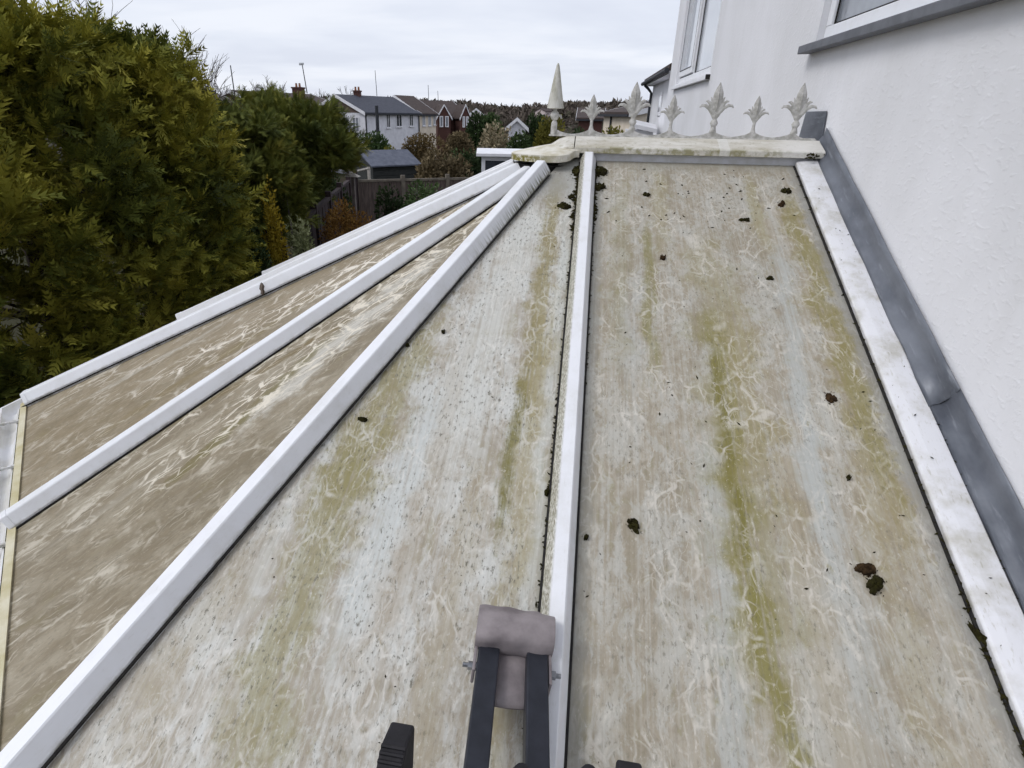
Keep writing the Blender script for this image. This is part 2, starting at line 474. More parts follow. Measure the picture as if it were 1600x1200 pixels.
M_P3 = panel_mat('panel_diagonal_front', (138, 126, 104), (122, 111, 90), (164, 155, 136), (124, 116, 78),
    streaks=[(.38, .05, -2.0, -1.35, -.33, .75, (112, 103, 56)), (.22, .03, -1.9, -.9, .1, .6, (116, 98, 56)), (.07, .03, -1.6, -.4, 0, .4, (110, 96, 72))],
    pale_streaks=[(.30, .09, -1.75, -.8, -.3, .9, (196, 192, 182)), (.10, .02, -2.4, -1.3, .0, .5, (164, 152, 130)), (.30, .05, -2.4, -1.9, .0, .5, (176, 168, 150)), (.40, .05, -2.4, -1.9, .0, .3, (184, 178, 164))],
    vein=(.95, 15, 5.5), mot=(24, 14), swirl=1., thin=.9, fine=.22, soft=.45, speck=.45, seed=3, edges=[], olive_noise=.3, paleamt=.5, veincol=(222, 214, 198), blob=.45,
    vband=[(.0, .12, -1.3, -.25, -.18, 1.), (.02, .12, -2.0, -.9, -.2, 1.), (.08, .05, -2.3, -.9, -.06, .6)], hol=(-.55, -.3, .5, (160, 152, 134)))
M_P4 = panel_mat('panel_diagonal_rear', (144, 130, 106), (128, 116, 93), (168, 158, 139), (130, 120, 82),
    streaks=[(-.10, .04, -2.2, -1.2, -.05, .4, (124, 108, 64))],
    pale_streaks=[(-.42, .03, -2.2, -1.6, .12, .55, (190, 184, 172)), (-.12, .03, -1.4, -.7, -.1, .35, (176, 166, 148))],
    vein=(.95, 14, 5.5), mot=(24, 14), swirl=1., thin=.9, fine=.22, soft=.45, speck=.45, seed=4, olive_noise=.35, paleamt=.35, veincol=(228, 220, 206), blob=.4,
    vband=[(-.02, .07, -1.5, -.3, .08, 1.), (-.03, .10, -1.9, -.9, .10, .9)], hol=(-.5, -.3, .5, (160, 152, 134)))
M_PX = panel_mat('panel_far_side', (150, 138, 112), (136, 122, 98), (178, 172, 158), (132, 122, 74), streaks=[], pale_streaks=[], vein=(.5, 24, 8), speck=.3, seed=6)

MOSS = simple('moss_dark', C(52, 50, 22), C(34, 30, 18), 60, .95, bump=.8, spec=.1)
MOSS_BROWN = simple('moss_brown', C(70, 54, 36), C(40, 31, 22), 60, .95, bump=.8, spec=.1)
EAVE_TRIM = simple('eave_trim_lichen', C(214, 208, 186), C(188, 178, 138), 9, .6, detail=5)

# ------------------------------------------------------------------ ground and far hills
def ground_mat(t, b, co):
    n = t.noise(co, .35, 6, .6); n2 = t.noise(co, 6, 4, .65); n3 = t.noise(co, .03, 5, .6)
    c = t.mix(t.step(n, .35, .65), C(52, 56, 32), C(54, 46, 36))
    c = t.mix(t.step(n2, .4, .7, 0, .5), c, C(36, 40, 24))
    c = t.mix(t.step(n3, .4, .6, 0, .6), c, C(58, 54, 42))
    t.put(b.inputs['Base Color'], c); b.inputs['Roughness'].default_value = .95
    b.inputs['Specular IOR Level'].default_value = .1
GROUND = material('garden_ground', ground_mat)
def build_ground():
    mb = MB(); rs = [0.0, 2, 4, 7, 10, 14, 18, 23, 30, 38, 48, 60, 75, 95, 130, 180, 240, 310, 390, 450, 505, 560, 700, 1000, 1800]
    n = 120; vs = []; fs = []
    for r in rs:
        for i in range(n):
            a = 2 * pi * i / n; x = CAM.x + r * sin(a); y = CAM.y + r * cos(a)
            vs.append((x, y, ground_z(x, y) - (max(0, r - 560) * .03)))
    for j in range(len(rs) - 1):
        for i in range(n):
            fs.append((j * n + i, j * n + (i + 1) % n, (j + 1) * n + (i + 1) % n, (j + 1) * n + i))
    mb.add(vs, fs)
    return tag(mb.build('ground', GROUND, smooth=True), kind='structure')
build_ground()

# ------------------------------------------------------------------ white house
XW = 0.12
Z0, Z1 = GZ, 3.6
YA, YB = -6.0, 5.64
OPEN = [(-1.25, .475, .487, 1.85), (2.96, 5.03, .515, 1.85)]
house = thing('white_house', (3, 0, GZ), 'white rendered house wall with lead flashing along the conservatory roof', 'house')
def wall_with_openings():
    mb = MB()
    ys = sorted({YA, YB} | {o[0] for o in OPEN} | {o[1] for o in OPEN})
    zs = sorted({Z0, Z1} | {o[2] for o in OPEN} | {o[3] for o in OPEN})
    for i in range(len(ys) - 1):
        for j in range(len(zs) - 1):
            ym, zm = (ys[i] + ys[i + 1]) / 2, (zs[j] + zs[j + 1]) / 2
            if any(o[0] < ym < o[1] and o[2] < zm < o[3] for o in OPEN): continue
            mb.add([(XW, ys[i], zs[j]), (XW, ys[i + 1], zs[j]), (XW, ys[i + 1], zs[j + 1]), (XW, ys[i], zs[j + 1])], [(0, 1, 2, 3)])
    for a, b_, c_, d in OPEN:      # reveals
        D = .14
        mb.add([(XW, a, c_), (XW, b_, c_), (XW + D, b_, c_), (XW + D, a, c_)], [(0, 1, 2, 3)])
        mb.add([(XW, a, d), (XW, b_, d), (XW + D, b_, d), (XW + D, a, d)], [(0, 1, 2, 3)])
        mb.add([(XW, a, c_), (XW, a, d), (XW + D, a, d), (XW + D, a, c_)], [(0, 1, 2, 3)])
        mb.add([(XW, b_, c_), (XW, b_, d), (XW + D, b_, d), (XW + D, b_, c_)], [(0, 1, 2, 3)])
    mb.add([(XW, YB, Z0), (7, YB, Z0), (7, YB, Z1), (XW, YB, Z1)], [(0, 1, 2, 3)])
    mb.add([(XW, YA, Z0), (7, YA, Z0), (7, YA, Z1), (XW, YA, Z1)], [(0, 1, 2, 3)])
    mb.add([(7, YA, Z0), (7, YB, Z0), (7, YB, Z1), (7, YA, Z1)], [(0, 1, 2, 3)])
    bm = bmesh.new(); me = bpy.data.meshes.new('wall'); me.from_pydata(mb.v, [], mb.f); bm.from_mesh(me)
    bmesh.ops.remove_doubles(bm, verts=bm.verts, dist=1e-4); bmesh.ops.recalc_face_normals(bm, faces=bm.faces); bm.to_mesh(me); bm.free()
    me.materials.append(RENDER)
    return link(bpy.data.objects.new('wall', me), house)
wall_with_openings()
MB().add([(-.35, YA - .3, Z1), (-.35, YB + .3, Z1), (3.5, YB + .3, Z1 + 2.2), (3.5, YA - .3, Z1 + 2.2), (7.4, YB + .3, Z1), (7.4, YA - .3, Z1)],
         [(0, 1, 2, 3), (3, 2, 4, 5), (0, 3, 5), (1, 4, 2), (0, 5, 4, 1)]).build('roof', simple('roof_tile_brown', C(84, 66, 56), C(66, 54, 48), 12, .8), house)

def frame_rect(mb, x0, x1, a, b_, c_, d, w_):
    mb.box((x0, a, c_), (x1, b_, c_ + w_)); mb.box((x0, a, d - w_), (x1, b_, d))
    mb.box((x0, a, c_ + w_), (x1, a + w_, d - w_)); mb.box((x0, b_ - w_, c_ + w_), (x1, b_, d - w_))
    return mb
def window(o, splits, glass, sill_mat, sill, frame_w=.055):
    a, b_, c_, d = o
    wroot = frame_rect(MB(), XW + .028, XW + .09, a, b_, c_, d, frame_w).build('window', UPVC, house, bevel=.004)
    e = [a + frame_w - .002] + splits + [b_ - frame_w + .002]
    for i in range(len(e) - 1):
        last = i == len(e) - 2
        y0, y1 = e[i] + (.0 if i == 0 else .022), e[i + 1] - (.0 if last else .022)
        if not last:
            MB().box((XW + .032, e[i + 1] - .022, c_ + frame_w), (XW + .085, e[i + 1] + .022, d - frame_w)).build('mullion', UPVC, wroot)
        if last and splits:            # opening sash with its dark rubber lines
            frame_rect(MB(), XW + .014, XW + .075, y0 + .012, y1 - .012, c_ + frame_w + .012, d - frame_w - .012, .055).build('sash', UPVC, wroot, bevel=.004)
            frame_rect(MB(), XW + .06, XW + .066, y0, y1, c_ + frame_w, d - frame_w, .014).build('sash_seal', RUBBER, wroot)
            frame_rect(MB(), XW + .012, XW + .0132, y0 + .064, y1 - .064, c_ + frame_w + .064, d - frame_w - .064, .009).build('glazing_bead', RUBBER, wroot)
            y0 += .06; y1 -= .06
        else:
            frame_rect(MB(), XW + .04, XW + .046, y0, y1, c_ + frame_w, d - frame_w, .008).build('glazing_bead', RUBBER, wroot)
        MB().box((XW + .05, y0, c_ + frame_w - .001), (XW + .056, y1, d - frame_w)).build('pane', glass, wroot)
    s0, s1, sz0, sz1, pr = sill
    MB().add([(XW - pr, s0, sz0), (XW - pr, s1, sz0), (XW - pr, s1, sz1 - .012), (XW - pr, s0, sz1 - .012), (XW + .03, s0, sz1 + .006), (XW + .03, s1, sz1 + .006), (XW + .03, s0, sz0 + .003), (XW + .03, s1, sz0 + .003)],
             [(0, 1, 2, 3), (3, 2, 5, 4), (4, 5, 7, 6), (6, 7, 1, 0), (0, 3, 4, 6), (1, 7, 5, 2)]).build('sill', sill_mat, wroot, bevel=.003)
    return wroot
window(OPEN[0], [], GLASS, SILL_GREY, (-1.35, .515, .440, .484, .055))
wf = window(OPEN[1], [4.05], GLASS_PALE, UPVC, (2.93, 5.10, .462, .508, .04))
MB().box((XW - .036, 2.925, .463), (XW + .028, 2.9295, .5)).build('sill_end', RUBBER, wf)

# lead flashing: lapped lengths dressed from the wall bar up the wall
TAN = math.tan(.4113); COSP = cos(.4113); SINP = sin(.4113)
EX = Vector((1, 0, 0)); EY = Vector((0, COSP, SINP)); EZ = Vector((0, -SINP, COSP))
MAINF = frame(Vector((0, 0, 0)), EX, EY, EZ)
def flashing(v0, v1, lift):
    rnd = random.Random(int(v0 * 100)); mb = MB(); vs = []; fs = []
    prof = [(.080, .026), (.084, .034), (.097, .042), (.107, .056), (.1125, .075), (.1145, .100)]
    n = 14
    for i in range(n + 1):
        v = v0 + (v1 - v0) * i / n
        for k, (x_, h) in enumerate(prof):
            jx = rnd.uniform(-.003, .003) * (1 if k < 5 else 0); jh = rnd.uniform(-.002, .002)
            vs.append((x_ - lift + jx, v, h + jh + lift * .5))
    m = len(prof)
    for i in range(n):
        for k in range(m - 1): fs.append((i * m + k, i * m + k + 1, (i + 1) * m + k + 1, (i + 1) * m + k))
    mb.add(vs, fs)
    o = mb.build('lead_flashing', LEAD, house, MAINF, smooth=True)
    md = o.modifiers.new('thick', 'SOLIDIFY'); md.thickness = .002; md.offset = 1
flashing(-1.305, .12, .004); flashing(-2.75, -1.29, .001)
MB().prism([(-.06, .06), (.0, .13), (.02, .225), (.27, .225), (.30, .06)], 0, .003, lambda a, b_, h: (XW - .004 - h, a + .10, b_ - .02)).build('lead_flashing', LEAD, house, bevel=.001)

# ------------------------------------------------------------------ conservatory
cons = thing('conservatory', (-1.2, .1, GZ), 'white conservatory with algae-stained panel roof and fleur ridge cresting', 'conservatory')
AP = Vector((-.94, .1, .044)); AP2 = Vector((-.94, .1, .020))
ZE = -.98
YE = -2.25
R1E = Vector((-1.818, YE, ZE)); R3E = Vector((-3.12, -.855, ZE)); R5E = Vector((-3.12, 1.22, ZE)); R7E = Vector((-1.818, 2.45, ZE))
R2E = (R1E + R3E) / 2; R4E = (R3E + R5E) / 2; R6E = (R5E + R7E) / 2
def facet(E0, E1, apex=AP):
    ex = (E1 - E0).normalized(); n = ex.cross(apex - E0).normalized()
    if n.z < 0: n = -n
    ey = n.cross(ex).normalized()
    if ey.z < 0: ex = -ex; ey = n.cross(ex)
    return frame(apex, ex, ey, n)
def panel(Fm, poly, mat, name='roof_panel'):
    inv = Fm.inverted(); loc = [inv @ Vector(p) for p in poly]
    mb = MB(); n = len(loc)
    mb.add([(p.x, p.y, 0) for p in loc] + [(p.x, p.y, -.025) for p in loc],
           [tuple(range(n)), tuple(range(2 * n - 1, n - 1, -1))] + [(i, n + i, n + (i + 1) % n, (i + 1) % n) for i in range(n)])
    return mb.build(name, mat, cons, Fm)
YT = 0.03
def mp(x, y): return Vector((x, y, y * TAN))
panel(MAINF, [mp(-.8325, YE), mp(.03, YE), mp(.03, YT), mp(-.8325, YT)], M_P1)
panel(MAINF, [R1E, mp(-.8325, YE), mp(-.8325, YT), mp(-.93, YT)], M_P2)
FD = facet(R1E, R3E, AP2); FE = facet(R3E, R5E, AP2); FD2 = facet(R5E, R7E, AP2)
APX = AP2
panel(FD, [R2E, R1E, APX], M_P3); panel(FD, [R3E, R2E, APX], M_P4)
panel(FE, [R4E, R3E, APX], M_PX); panel(FE, [R5E, R4E, APX], M_PX)
panel(FD2, [R6E, R5E, APX], M_PX); panel(FD2, [R7E, R6E, APX], M_PX)
def mq(x, y): return Vector((x, y, (.2 - y) * TAN))
MAINB = facet(mq(-.8325, 2.45), mq(.03, 2.45), mq(0, .2))
panel(MAINB, [mq(.03, 2.45), mq(-.8325, 2.45), mq(-.8325, .17), mq(.03, .17)], M_PX)
panel(MAINB, [mq(-.8325, 2.45), R7E, mq(-.93, .17), mq(-.8325, .17)], M_PX)

def bar(P0, P1, nrm, w_, tp, h, mat, base=.004, name='glazing_bar', lip=.012, gasket=True, ext=.03):
    """capped glazing bar from the hub/ridge end P0 down to the eave end P1"""
    P0 = Vector(P0); P1 = Vector(P1); ey = (P0 - P1).normalized(); ez = (nrm - ey * nrm.dot(ey)).normalized(); ex = ey.cross(ez)
    L = (P0 - P1).length; Fm = frame(P0, ex, ey, ez); r_ = .004
    prof = [(-w_, base - .012), (-w_, lip), (-w_ + .002, lip + r_), (-tp - .003, h - .003), (-tp, h), (tp, h), (tp + .003, h - .003), (w_ - .002, lip + r_), (w_, lip), (w_, base - .012)]
    mb = MB(); n = len(prof)
    ys = [0 - L * k / 6 for k in range(7)]; ys[-1] = -L - ext
    vs = [(a, y_, b_) for y_ in ys for a, b_ in prof]
    fs = [(i * n + k, i * n + (k + 1) % n, (i + 1) * n + (k + 1) % n, (i + 1) * n + k) for i in range(6) for k in range(n)]
    fs += [tuple(range(n)), tuple(6 * n + k for k in range(n - 1, -1, -1))]
    mb.add(vs, fs)
    o = mb.build(name, mat, cons, Fm)
    if gasket:
        for sgn in (-1, 1):
            MB().box((min(sgn * (w_ - .004), sgn * (w_ + .006)), -L, .0005), (max(sgn * (w_ - .004), sgn * (w_ + .006)), -.02, .0055)).build('gasket', RUBBER, o, Fm)
    ec = [(a * 1.05, b_ if b_ < 0 else b_ * 1.04) for a, b_ in prof]
    ec[0] = (ec[0][0], -.045); ec[-1] = (ec[-1][0], -.045)
    MB().prism(ec, -L - ext - .012, -L - ext + .008, lambda a, b_, hh: (a, hh, b_)).build('end_cap', UPVC, o, Fm, bevel=.002)
    return o
NM = EZ
nD = Vector(FD.col[2][:3]); nE = Vector(FE.col[2][:3]); nD2 = Vector(FD2.col[2][:3]); nB = Vector(MAINB.col[2][:3])
def start(E, d, a=None):
    a = a or AP2; v = E - a; return a + v * (d / hypot(v.x, v.y))
bar(mp(-.8325, -.005), mp(-.8325, YE), NM, .0325, .016, .044, UPVC_DIRTY)
hipargs = dict(base=-.006, lip=.012)
bar(start(R1E, .225, AP), R1E, (NM + nD).normalized(), .038, .017, .056, UPVC_HIP, **hipargs)
bar(start(R2E, .20), R2E, nD, .034, .016, .048, UPVC, ext=.0)
bar(start(R3E, .20), R3E, (nD + nE).normalized(), .038, .017, .050, UPVC, ext=-.03, **hipargs)
bar(start(R4E, .20), R4E, nE, .034, .016, .064, UPVC, ext=-.06)
bar(start(R5E, .20), R5E, (nE + nD2).normalized(), .038, .017, .070, UPVC, ext=-.06, **hipargs)
bar(start(R6E, .20), R6E, nD2, .034, .016, .056, UPVC)
bar(start(R7E, .225, AP), R7E, (nD2 + nB).normalized(), .038, .017, .066, UPVC, **hipargs)
bar(mq(-.8325, .205), mq(-.8325, 2.45), nB, .0325, .016, .044, UPVC)
# wall bar: wide flat cap beside the flashing
def wall_bar(Fm, L, mat):
    prof = [(0, -.006), (-.001, .016), (.003, .021), (.03, .0255), (.078, .027), (.081, .024), (.081, -.006)]
    o = MB().prism(prof, -L - .04, -.005, lambda a, b_, h: (a, h, b_)).build('wall_bar', mat, cons, Fm, bevel=.0015)
    MB().box((-.007, -L, .0005), (.001, -.01, .0052)).build('gasket', RUBBER, o, Fm)
wall_bar(MAINF, -YE / COSP, UPVC_WALLBAR)
FB = frame(Vector((0, .2, 0)), Vector((1, 0, 0)), Vector((0, -COSP, SINP)), Vector((0, SINP, COSP)))
wall_bar(FB, -YE / COSP, UPVC_WALLBAR)

# ridge
RX0, RX1 = -.893, .098
rp = [(-.026, .030), (-.026, .052), (-.020, .0575), (.062, .088), (.070, .093), (.130, .093), (.138, .088), (.220, .0575), (.226, .052), (.226, .030)]
ridge = MB().prism(rp, RX0, RX1, lambda a, b_, h: (h, a, b_)).build('ridge_cap', RIDGE, cons, bevel=.002)
MB().box((-.86, .0, -.012), (.095, .006, .0298)).build('fascia', UPVC_GREY, ridge)
MB().box((-.86, .194, -.012), (.095, .2, .0298)).build('fascia', UPVC_GREY, ridge)
# sloping end piece of the ridge above the hub
ends = []
ep = MB(); m = len(rp)
for k, (x_, sc_, dz) in enumerate([(RX0 - .004, 1., .0), (-.93, .97, -.001), (-.965, .9, -.012), (-1.0, .78, -.034), (-1.03, .62, -.062)]):
    ends.append([(x_, .1 + (a - .1) * sc_, max(.024, b_ + dz) if b_ > .05 else .02) for a, b_ in rp])
ep.add([p for r_ in ends for p in r_], [(i * m + k, i * m + (k + 1) % m, (i + 1) * m + (k + 1) % m, (i + 1) * m + k) for i in range(4) for k in range(m)] + [tuple(range(m)), tuple(4 * m + k for k in range(m))])
ep.build('ridge_end_cap', RIDGE, cons, bevel=.002)
# hub plate with ogee shoulders
half = [(-.872, -.028), (-.884, -.031), (-.893, -.040), (-.900, -.058), (-.908, -.080), (-.925, -.096), (-.955, -.106), (-1.0, -.106), (-1.05, -.094), (-1.10, -.066), (-1.14, -.022), (-1.168, .040), (-1.176, .1)]
outline = half + [(x_, .2 - y_) for x_, y_ in reversed(half[:-1])]
def hubz(x_, y_):
    r_ = min(1, hypot((x_ + .93) / .245, (y_ - .1) / .21)); return .068 - .044 * r_ ** 1.3
hv = []; hf = []; n = len(outline); cxh, cyh = -.95, .1
loops = [(1, 'b'), (1, 't'), (.96, 't2'), (.75, 't2'), (.5, 't2'), (.25, 't2')]
for s_, kd in loops:
    for x_, y_ in outline:
        X_, Y_ = cxh + (x_ - cxh) * s_, cyh + (y_ - cyh) * s_
        zz = hubz(X_, Y_)
        hv.append((X_, Y_, hubz(x_, y_) - .030 if kd == 'b' else (zz - .003 if kd == 't' else zz)))
for j in range(len(loops) - 1):
    for i in range(n): hf.append((j * n + i, j * n + (i + 1) % n, (j + 1) * n + (i + 1) % n, (j + 1) * n + i))
hf += [tuple(range(n)), tuple((len(loops) - 1) * n + i for i in range(n))]
MB().add(hv, hf).build('hub', HUB, cons, smooth=True)
MB().lathe([(.15, -.12), (.165, -.02)], (-1.0, .1, 0), 20).build('hub_shade_core', RUBBER, cons)  # dark drum, widened to stand in for the shadow under the hub

# cresting: scalloped rail with fleurs, one mesh per fleur
def fleur_mesh(big):
    mb = MB(); fl = (Vector((0, 1, 0)), .5); s = 1. if big else .74
    P = lambda *a: [(x_ * s, 0, z_ * s) for x_, z_ in a]
    mb.tube(P((0, -.004), (0, .02), (0, .045), (0, .065)), [.015 * s, .0085 * s, .0085 * s, .012 * s], 8, fl)
    if big: mb.tube(P((0, .014), (0, .020), (0, .030), (0, .040), (0, .046)), [.004, .012, .0165, .012, .004], 10, (Vector((0, 1, 0)), .75))
    # pointed centre leaf with a raised rib
    mb.tube(P((0, .075), (0, .095), (0, .120), (0, .145), (0, .165), (0, .184)), [q * s for q in (.008, .014, .0205, .0185, .0105, .001)], 8, (Vector((0, 1, 0)), .4))
    for sy in (-1, 1):
        mb.tube([(0, sy * .005 * s, .085 * s), (0, sy * .0095 * s, .125 * s), (0, sy * .003 * s, .172 * s)], [.0015, .003, .0008], 5)
    for q in (-1, 1):
        # outer petal curling over, inner petal, short bract
        mb.tube(P((q * .002, .050), (q * .013, .070), (q * .028, .088), (q * .046, .098), (q * .060, .097), (q * .068, .090)), [v_ * s for v_ in (.008, .0095, .0085, .007, .0055, .002)], 7, fl)
        mb.tube(P((q * .003, .062), (q * .017, .085), (q * .026, .104), (q * .038, .114), (q * .046, .113)), [v_ * s for v_ in (.007, .008, .007, .0055, .002)], 7, fl)
        mb.tube(P((q * .002, .072), (q * .012, .096), (q * .022, .118), (q * .027, .130)), [v_ * s for v_ in (.007, .007, .005, .0015)], 7, fl)
    return mb.mesh('fleur', True)
crest = None
BZ = .0945; CYR = .1
fx_big = [at(992, 180, 2.85).x, 0, 0]
def crest_x(px): v = ray(px, 195); return (CAM + v * ((CYR - CAM.y) / v.y)).x
bigx = [crest_x(p) for p in (988, 1115, 1243)]
smallx = [crest_x(p) for p in (924, 1048, 1178)]
allx = sorted(bigx + smallx); x_left = crest_x(866)
rail = [(x_left - .012, 0)]; pts = []
nodes_ = [x_left] + allx + [RX1 - .012]
prev = None
top = []
for i in range(len(nodes_) - 1):
    a, b_ = nodes_[i], nodes_[i + 1]
    for k in range(13):
        q = k / 12; x_ = a + (b_ - a) * q
        hgt = .030 * (1 - sqrt(max(0, 1 - (2 * q - 1) ** 2))) ** .8 + .007
        if i == len(nodes_) - 2 and q > .5: hgt = .007
        top.append((x_, hgt))
poly = [(x_left - .014, 0)] + [(x_left - .014, top[0][1])] + top + [(RX1 - .012, 0)]
cv_, cf_ = [], []
col_t = [(x_left - .014, top[0][1])] + top
for x_, hgt in col_t:
    cv_ += [(x_, CYR - .006, BZ), (x_, CYR + .006, BZ), (x_, CYR + .005, BZ + hgt), (x_, CYR - .005, BZ + hgt)]
for i in range(len(col_t) - 1):
    for k in range(4): cf_.append((i * 4 + k, i * 4 + (k + 1) % 4, i * 4 + 4 + (k + 1) % 4, i * 4 + 4 + k))
cf_ += [(0, 1, 2, 3), tuple(4 * (len(col_t) - 1) + k for k in (3, 2, 1, 0))]
crest = MB().add(cv_, cf_).build('cresting', CREST, cons)
MB().box((x_left - .02, CYR - .014, BZ - .003), (RX1 - .01, CYR + .014, BZ + .004)).build('rail', CREST, crest, bevel=.001)
fb = fleur_mesh(True); fb.materials.append(CREST); fsm = fleur_mesh(False); fsm.materials.append(CREST)
for x_ in allx:
    o = bpy.data.objects.new('fleur', fb if x_ in bigx else fsm)
    link(o, crest, Matrix.Translation((x_, CYR, BZ + .028)))
# finial on the hub: pedestal, ball and tall cone
fin = MB().lathe([(.013, 0), (.013, .050), (.010, .055), (.008, .060), (.012, .062), (.018, .072), (.0195, .080), (.017, .090), (.009, .098), (.007, .105)], (x_left, CYR, BZ), 18).build('finial', CREST, cons, smooth=True)
MB().lathe([(.008, 0), (.036, .003), (.0355, .010), (.0235, .075), (.012, .140), (.006, .168), (.002, .176)], (x_left, CYR, BZ + .105), 20).build('finial_spire', FINIAL, fin, smooth=True)
MB().tube([(x_left + .01, CYR, BZ + .082), (x_left + .026, CYR, BZ + .078), (x_left + .03, CYR, BZ + .066)], [.006, .006, .003], 7).build('finial_scroll', CREST, fin)

# eave trim, gutter with clips, lower walls
EAVE = [Vector((.1, YE, ZE)), R1E, R3E, R5E, R7E, Vector((.1, 2.45, ZE))]
MB().sweep([(-.004, -.03), (-.004, .010), (.016, .006), (.020, .001), (.020, -.03)], EAVE).build('eave_trim', EAVE_TRIM, cons)
gp = [(.034 + .030 * (1 - cos(a)) , -.022 - .034 * sin(a)) for a in [pi * k / 10 for k in range(11)]]
gi = [(.0365 + .0275 * (1 - cos(a)), -.022 - .030 * sin(a)) for a in [pi * k / 10 for k in range(11)]]
GUT = simple('gutter_white', C(236, 236, 238), C(214, 212, 206), 8, .35, detail=5)
gut = MB().sweep([(.030, -.022)] + gp[1:-1] + [(.098, -.020), (.098, -.012), (.088, -.012)] + gi[::-1][1:-1] + [(.035, -.022)], EAVE).build('gutter', GUT, cons)
def along(a, b_, q): return a + (b_ - a) * q
for a, b_, qs in ((R1E, R3E, (.06, .3, .46, .72, .93)), (R3E, R5E, (.06, .5, .94)), (EAVE[0], R1E, (.3, .85))):
    d = (b_ - a).normalized(); nn = Vector((-d.y, d.x, 0))
    for q in qs:
        c0 = along(a, b_, q); mb = MB()
        mb.obox(c0, d, nn, Vector((0, 0, 1)), (-.006, .020, -.018), (.006, .100, -.009))
        mb.obox(c0, d, nn, Vector((0, 0, 1)), (-.009, .094, -.04), (.009, .1005, -.009))
        mb.build('gutter_clip', UPVC, gut)
# walls beneath: dwarf wall, white frames and glass
inner = [p + Vector((0, 0, 0)) for p in EAVE]
cen = Vector((-.9, .1, 0))
IN = []
for p in EAVE:
    d = (p - cen); d.z = 0
    IN.append(Vector((p.x - (0 if p.x > 0 else d.x / d.length * .14), p.y - d.y / d.length * .14, 0)))
BRICK = simple('dwarf_brick', C(122, 84, 66), C(98, 66, 54), 14, .85)
for i in range(len(IN) - 1):
    a, b_ = IN[i], IN[i + 1]; d = (b_ - a); L = d.length; d.normalize(); nn = Vector((d.y, -d.x, 0)); up = Vector((0, 0, 1))
    MB().obox(a, d, nn, up, (0, -.06, GZ), (L, .06, GZ + .6)).build('dwarf_wall', BRICK, cons)
    wl = MB()
    for z_ in (GZ + .6, ZE - .10): wl.obox(a, d, nn, up, (0, -.03, z_), (L, .03, z_ + .07))
    k = max(1, round(L / .7))
    for q in range(k + 1):
        x_ = L * q / k; wl.obox(a, d, nn, up, (max(0, x_ - .03), -.028, GZ + .67), (min(L, x_ + .03), .028, ZE - .10))
    wr = wl.build('window_frame', UPVC, cons)
    MB().obox(a, d, nn, up, (.0, -.004, GZ + .66), (L, .004, ZE - .09)).build('pane', GLASS_DARK, wr)

# ------------------------------------------------------------------ moss and litter on the roof
def lump(seed, sx_, sy_, h, n=9):
    """ragged cushion: several small spiky cushions and loose bits"""
    rnd = random.Random(seed); bm = bmesh.new()
    for q in range(n):
        a = rnd.uniform(0, 6.28); rr = sqrt(rnd.random()) * .72; k = rnd.uniform(.22, .5) * (1 if q else 1.3)
        cx_, cy_ = (rr * cos(a) * sx_, rr * sin(a) * sy_) if q else (0, 0)
        hh = h * rnd.uniform(.5, 1.1)
        res = bmesh.ops.create_icosphere(bm, subdivisions=2, radius=1)
        for v in res['verts']:
            j = 1 + rnd.uniform(-.32, .32)
            v.co = Vector((cx_ + v.co.x * sx_ * k * j, cy_ + v.co.y * sy_ * k * j, max(-.1, v.co.z) * hh * j))
    for q in range(14):
        a = rnd.uniform(0, 6.28); rr = rnd.uniform(.8, 1.25); e = min(sx_, sy_) * rnd.uniform(.06, .16)
        p = Vector((rr * cos(a) * sx_, rr * sin(a) * sy_, 0)); d = Vector((cos(a * 3), sin(a * 3), 0)) * e
        q2 = Vector((-d.y, d.x, 0)) * .5
        vs = [bm.verts.new(v) for v in (p + d * 1.8, p + q2, p - d, p - q2, p + Vector((0, 0, e)))]
        for f in ((0, 1, 4), (1, 2, 4), (2, 3, 4), (3, 0, 4)): bm.faces.new([vs[i] for i in f])
    me = bpy.data.meshes.new('moss'); bm.to_mesh(me); bm.free()
    return me
def moss(px, py, wpx, hpx, label, seed, mat=None, name='moss_clump', rot=0, h=.012):
    v = ray(px, py); nrm = EZ; tt = -(CAM.dot(nrm)) / v.dot(nrm); P = CAM + v * tt
    dep = (P - CAM).dot(_f); k = dep / FPX
    me = lump(seed, wpx * k / 2 * 1.08, hpx * k / 2 * 1.6, h); me.materials.append(mat or MOSS)
    m_ = frame(P + nrm * .001, EX, EY, EZ) @ Matrix.Rotation(radians(rot), 4, 'Z')
    o = bpy.data.objects.new(name, me); link(o, None, m_)
    tag(o, label, 'moss', 'moss clumps lying on the roof panels')
moss(881, 322, 24, 12, 'largest dark moss clump left of the middle bar near the hub', 1)
moss(891, 309, 12, 6, 'small moss clump touching the left of the middle bar near the hub', 2)
moss(903, 272, 22, 18, 'moss tuft between hub and middle bar at the panel top', 3, h=.02)
moss(937, 270, 22, 14, 'green moss tuft right of the middle bar under the ridge', 4, h=.02)
moss(937, 294, 16, 12, 'second moss tuft down the right of the middle bar', 5, h=.02)
moss(1010, 305, 12, 6, 'flat moss crumb below the ridge, nearest the middle bar', 6)
moss(1228, 299, 14, 11, 'upper dark moss clump near the ridge and wall bar', 7)
moss(1220, 320, 12, 8, 'brown moss clump just below the dark one near the wall bar', 8, MOSS_BROWN)
moss(1163, 345, 16, 5, 'thin line of moss crumbs below the ridge middle', 9)
moss(1299, 622, 18, 16, 'crumbly brown clump on the right panel near the wall bar', 10, MOSS_BROWN, h=.006)
moss(1349, 889, 30, 16, 'ragged brown clump, upper of the big pair on the right panel', 11, MOSS_BROWN, rot=-20)
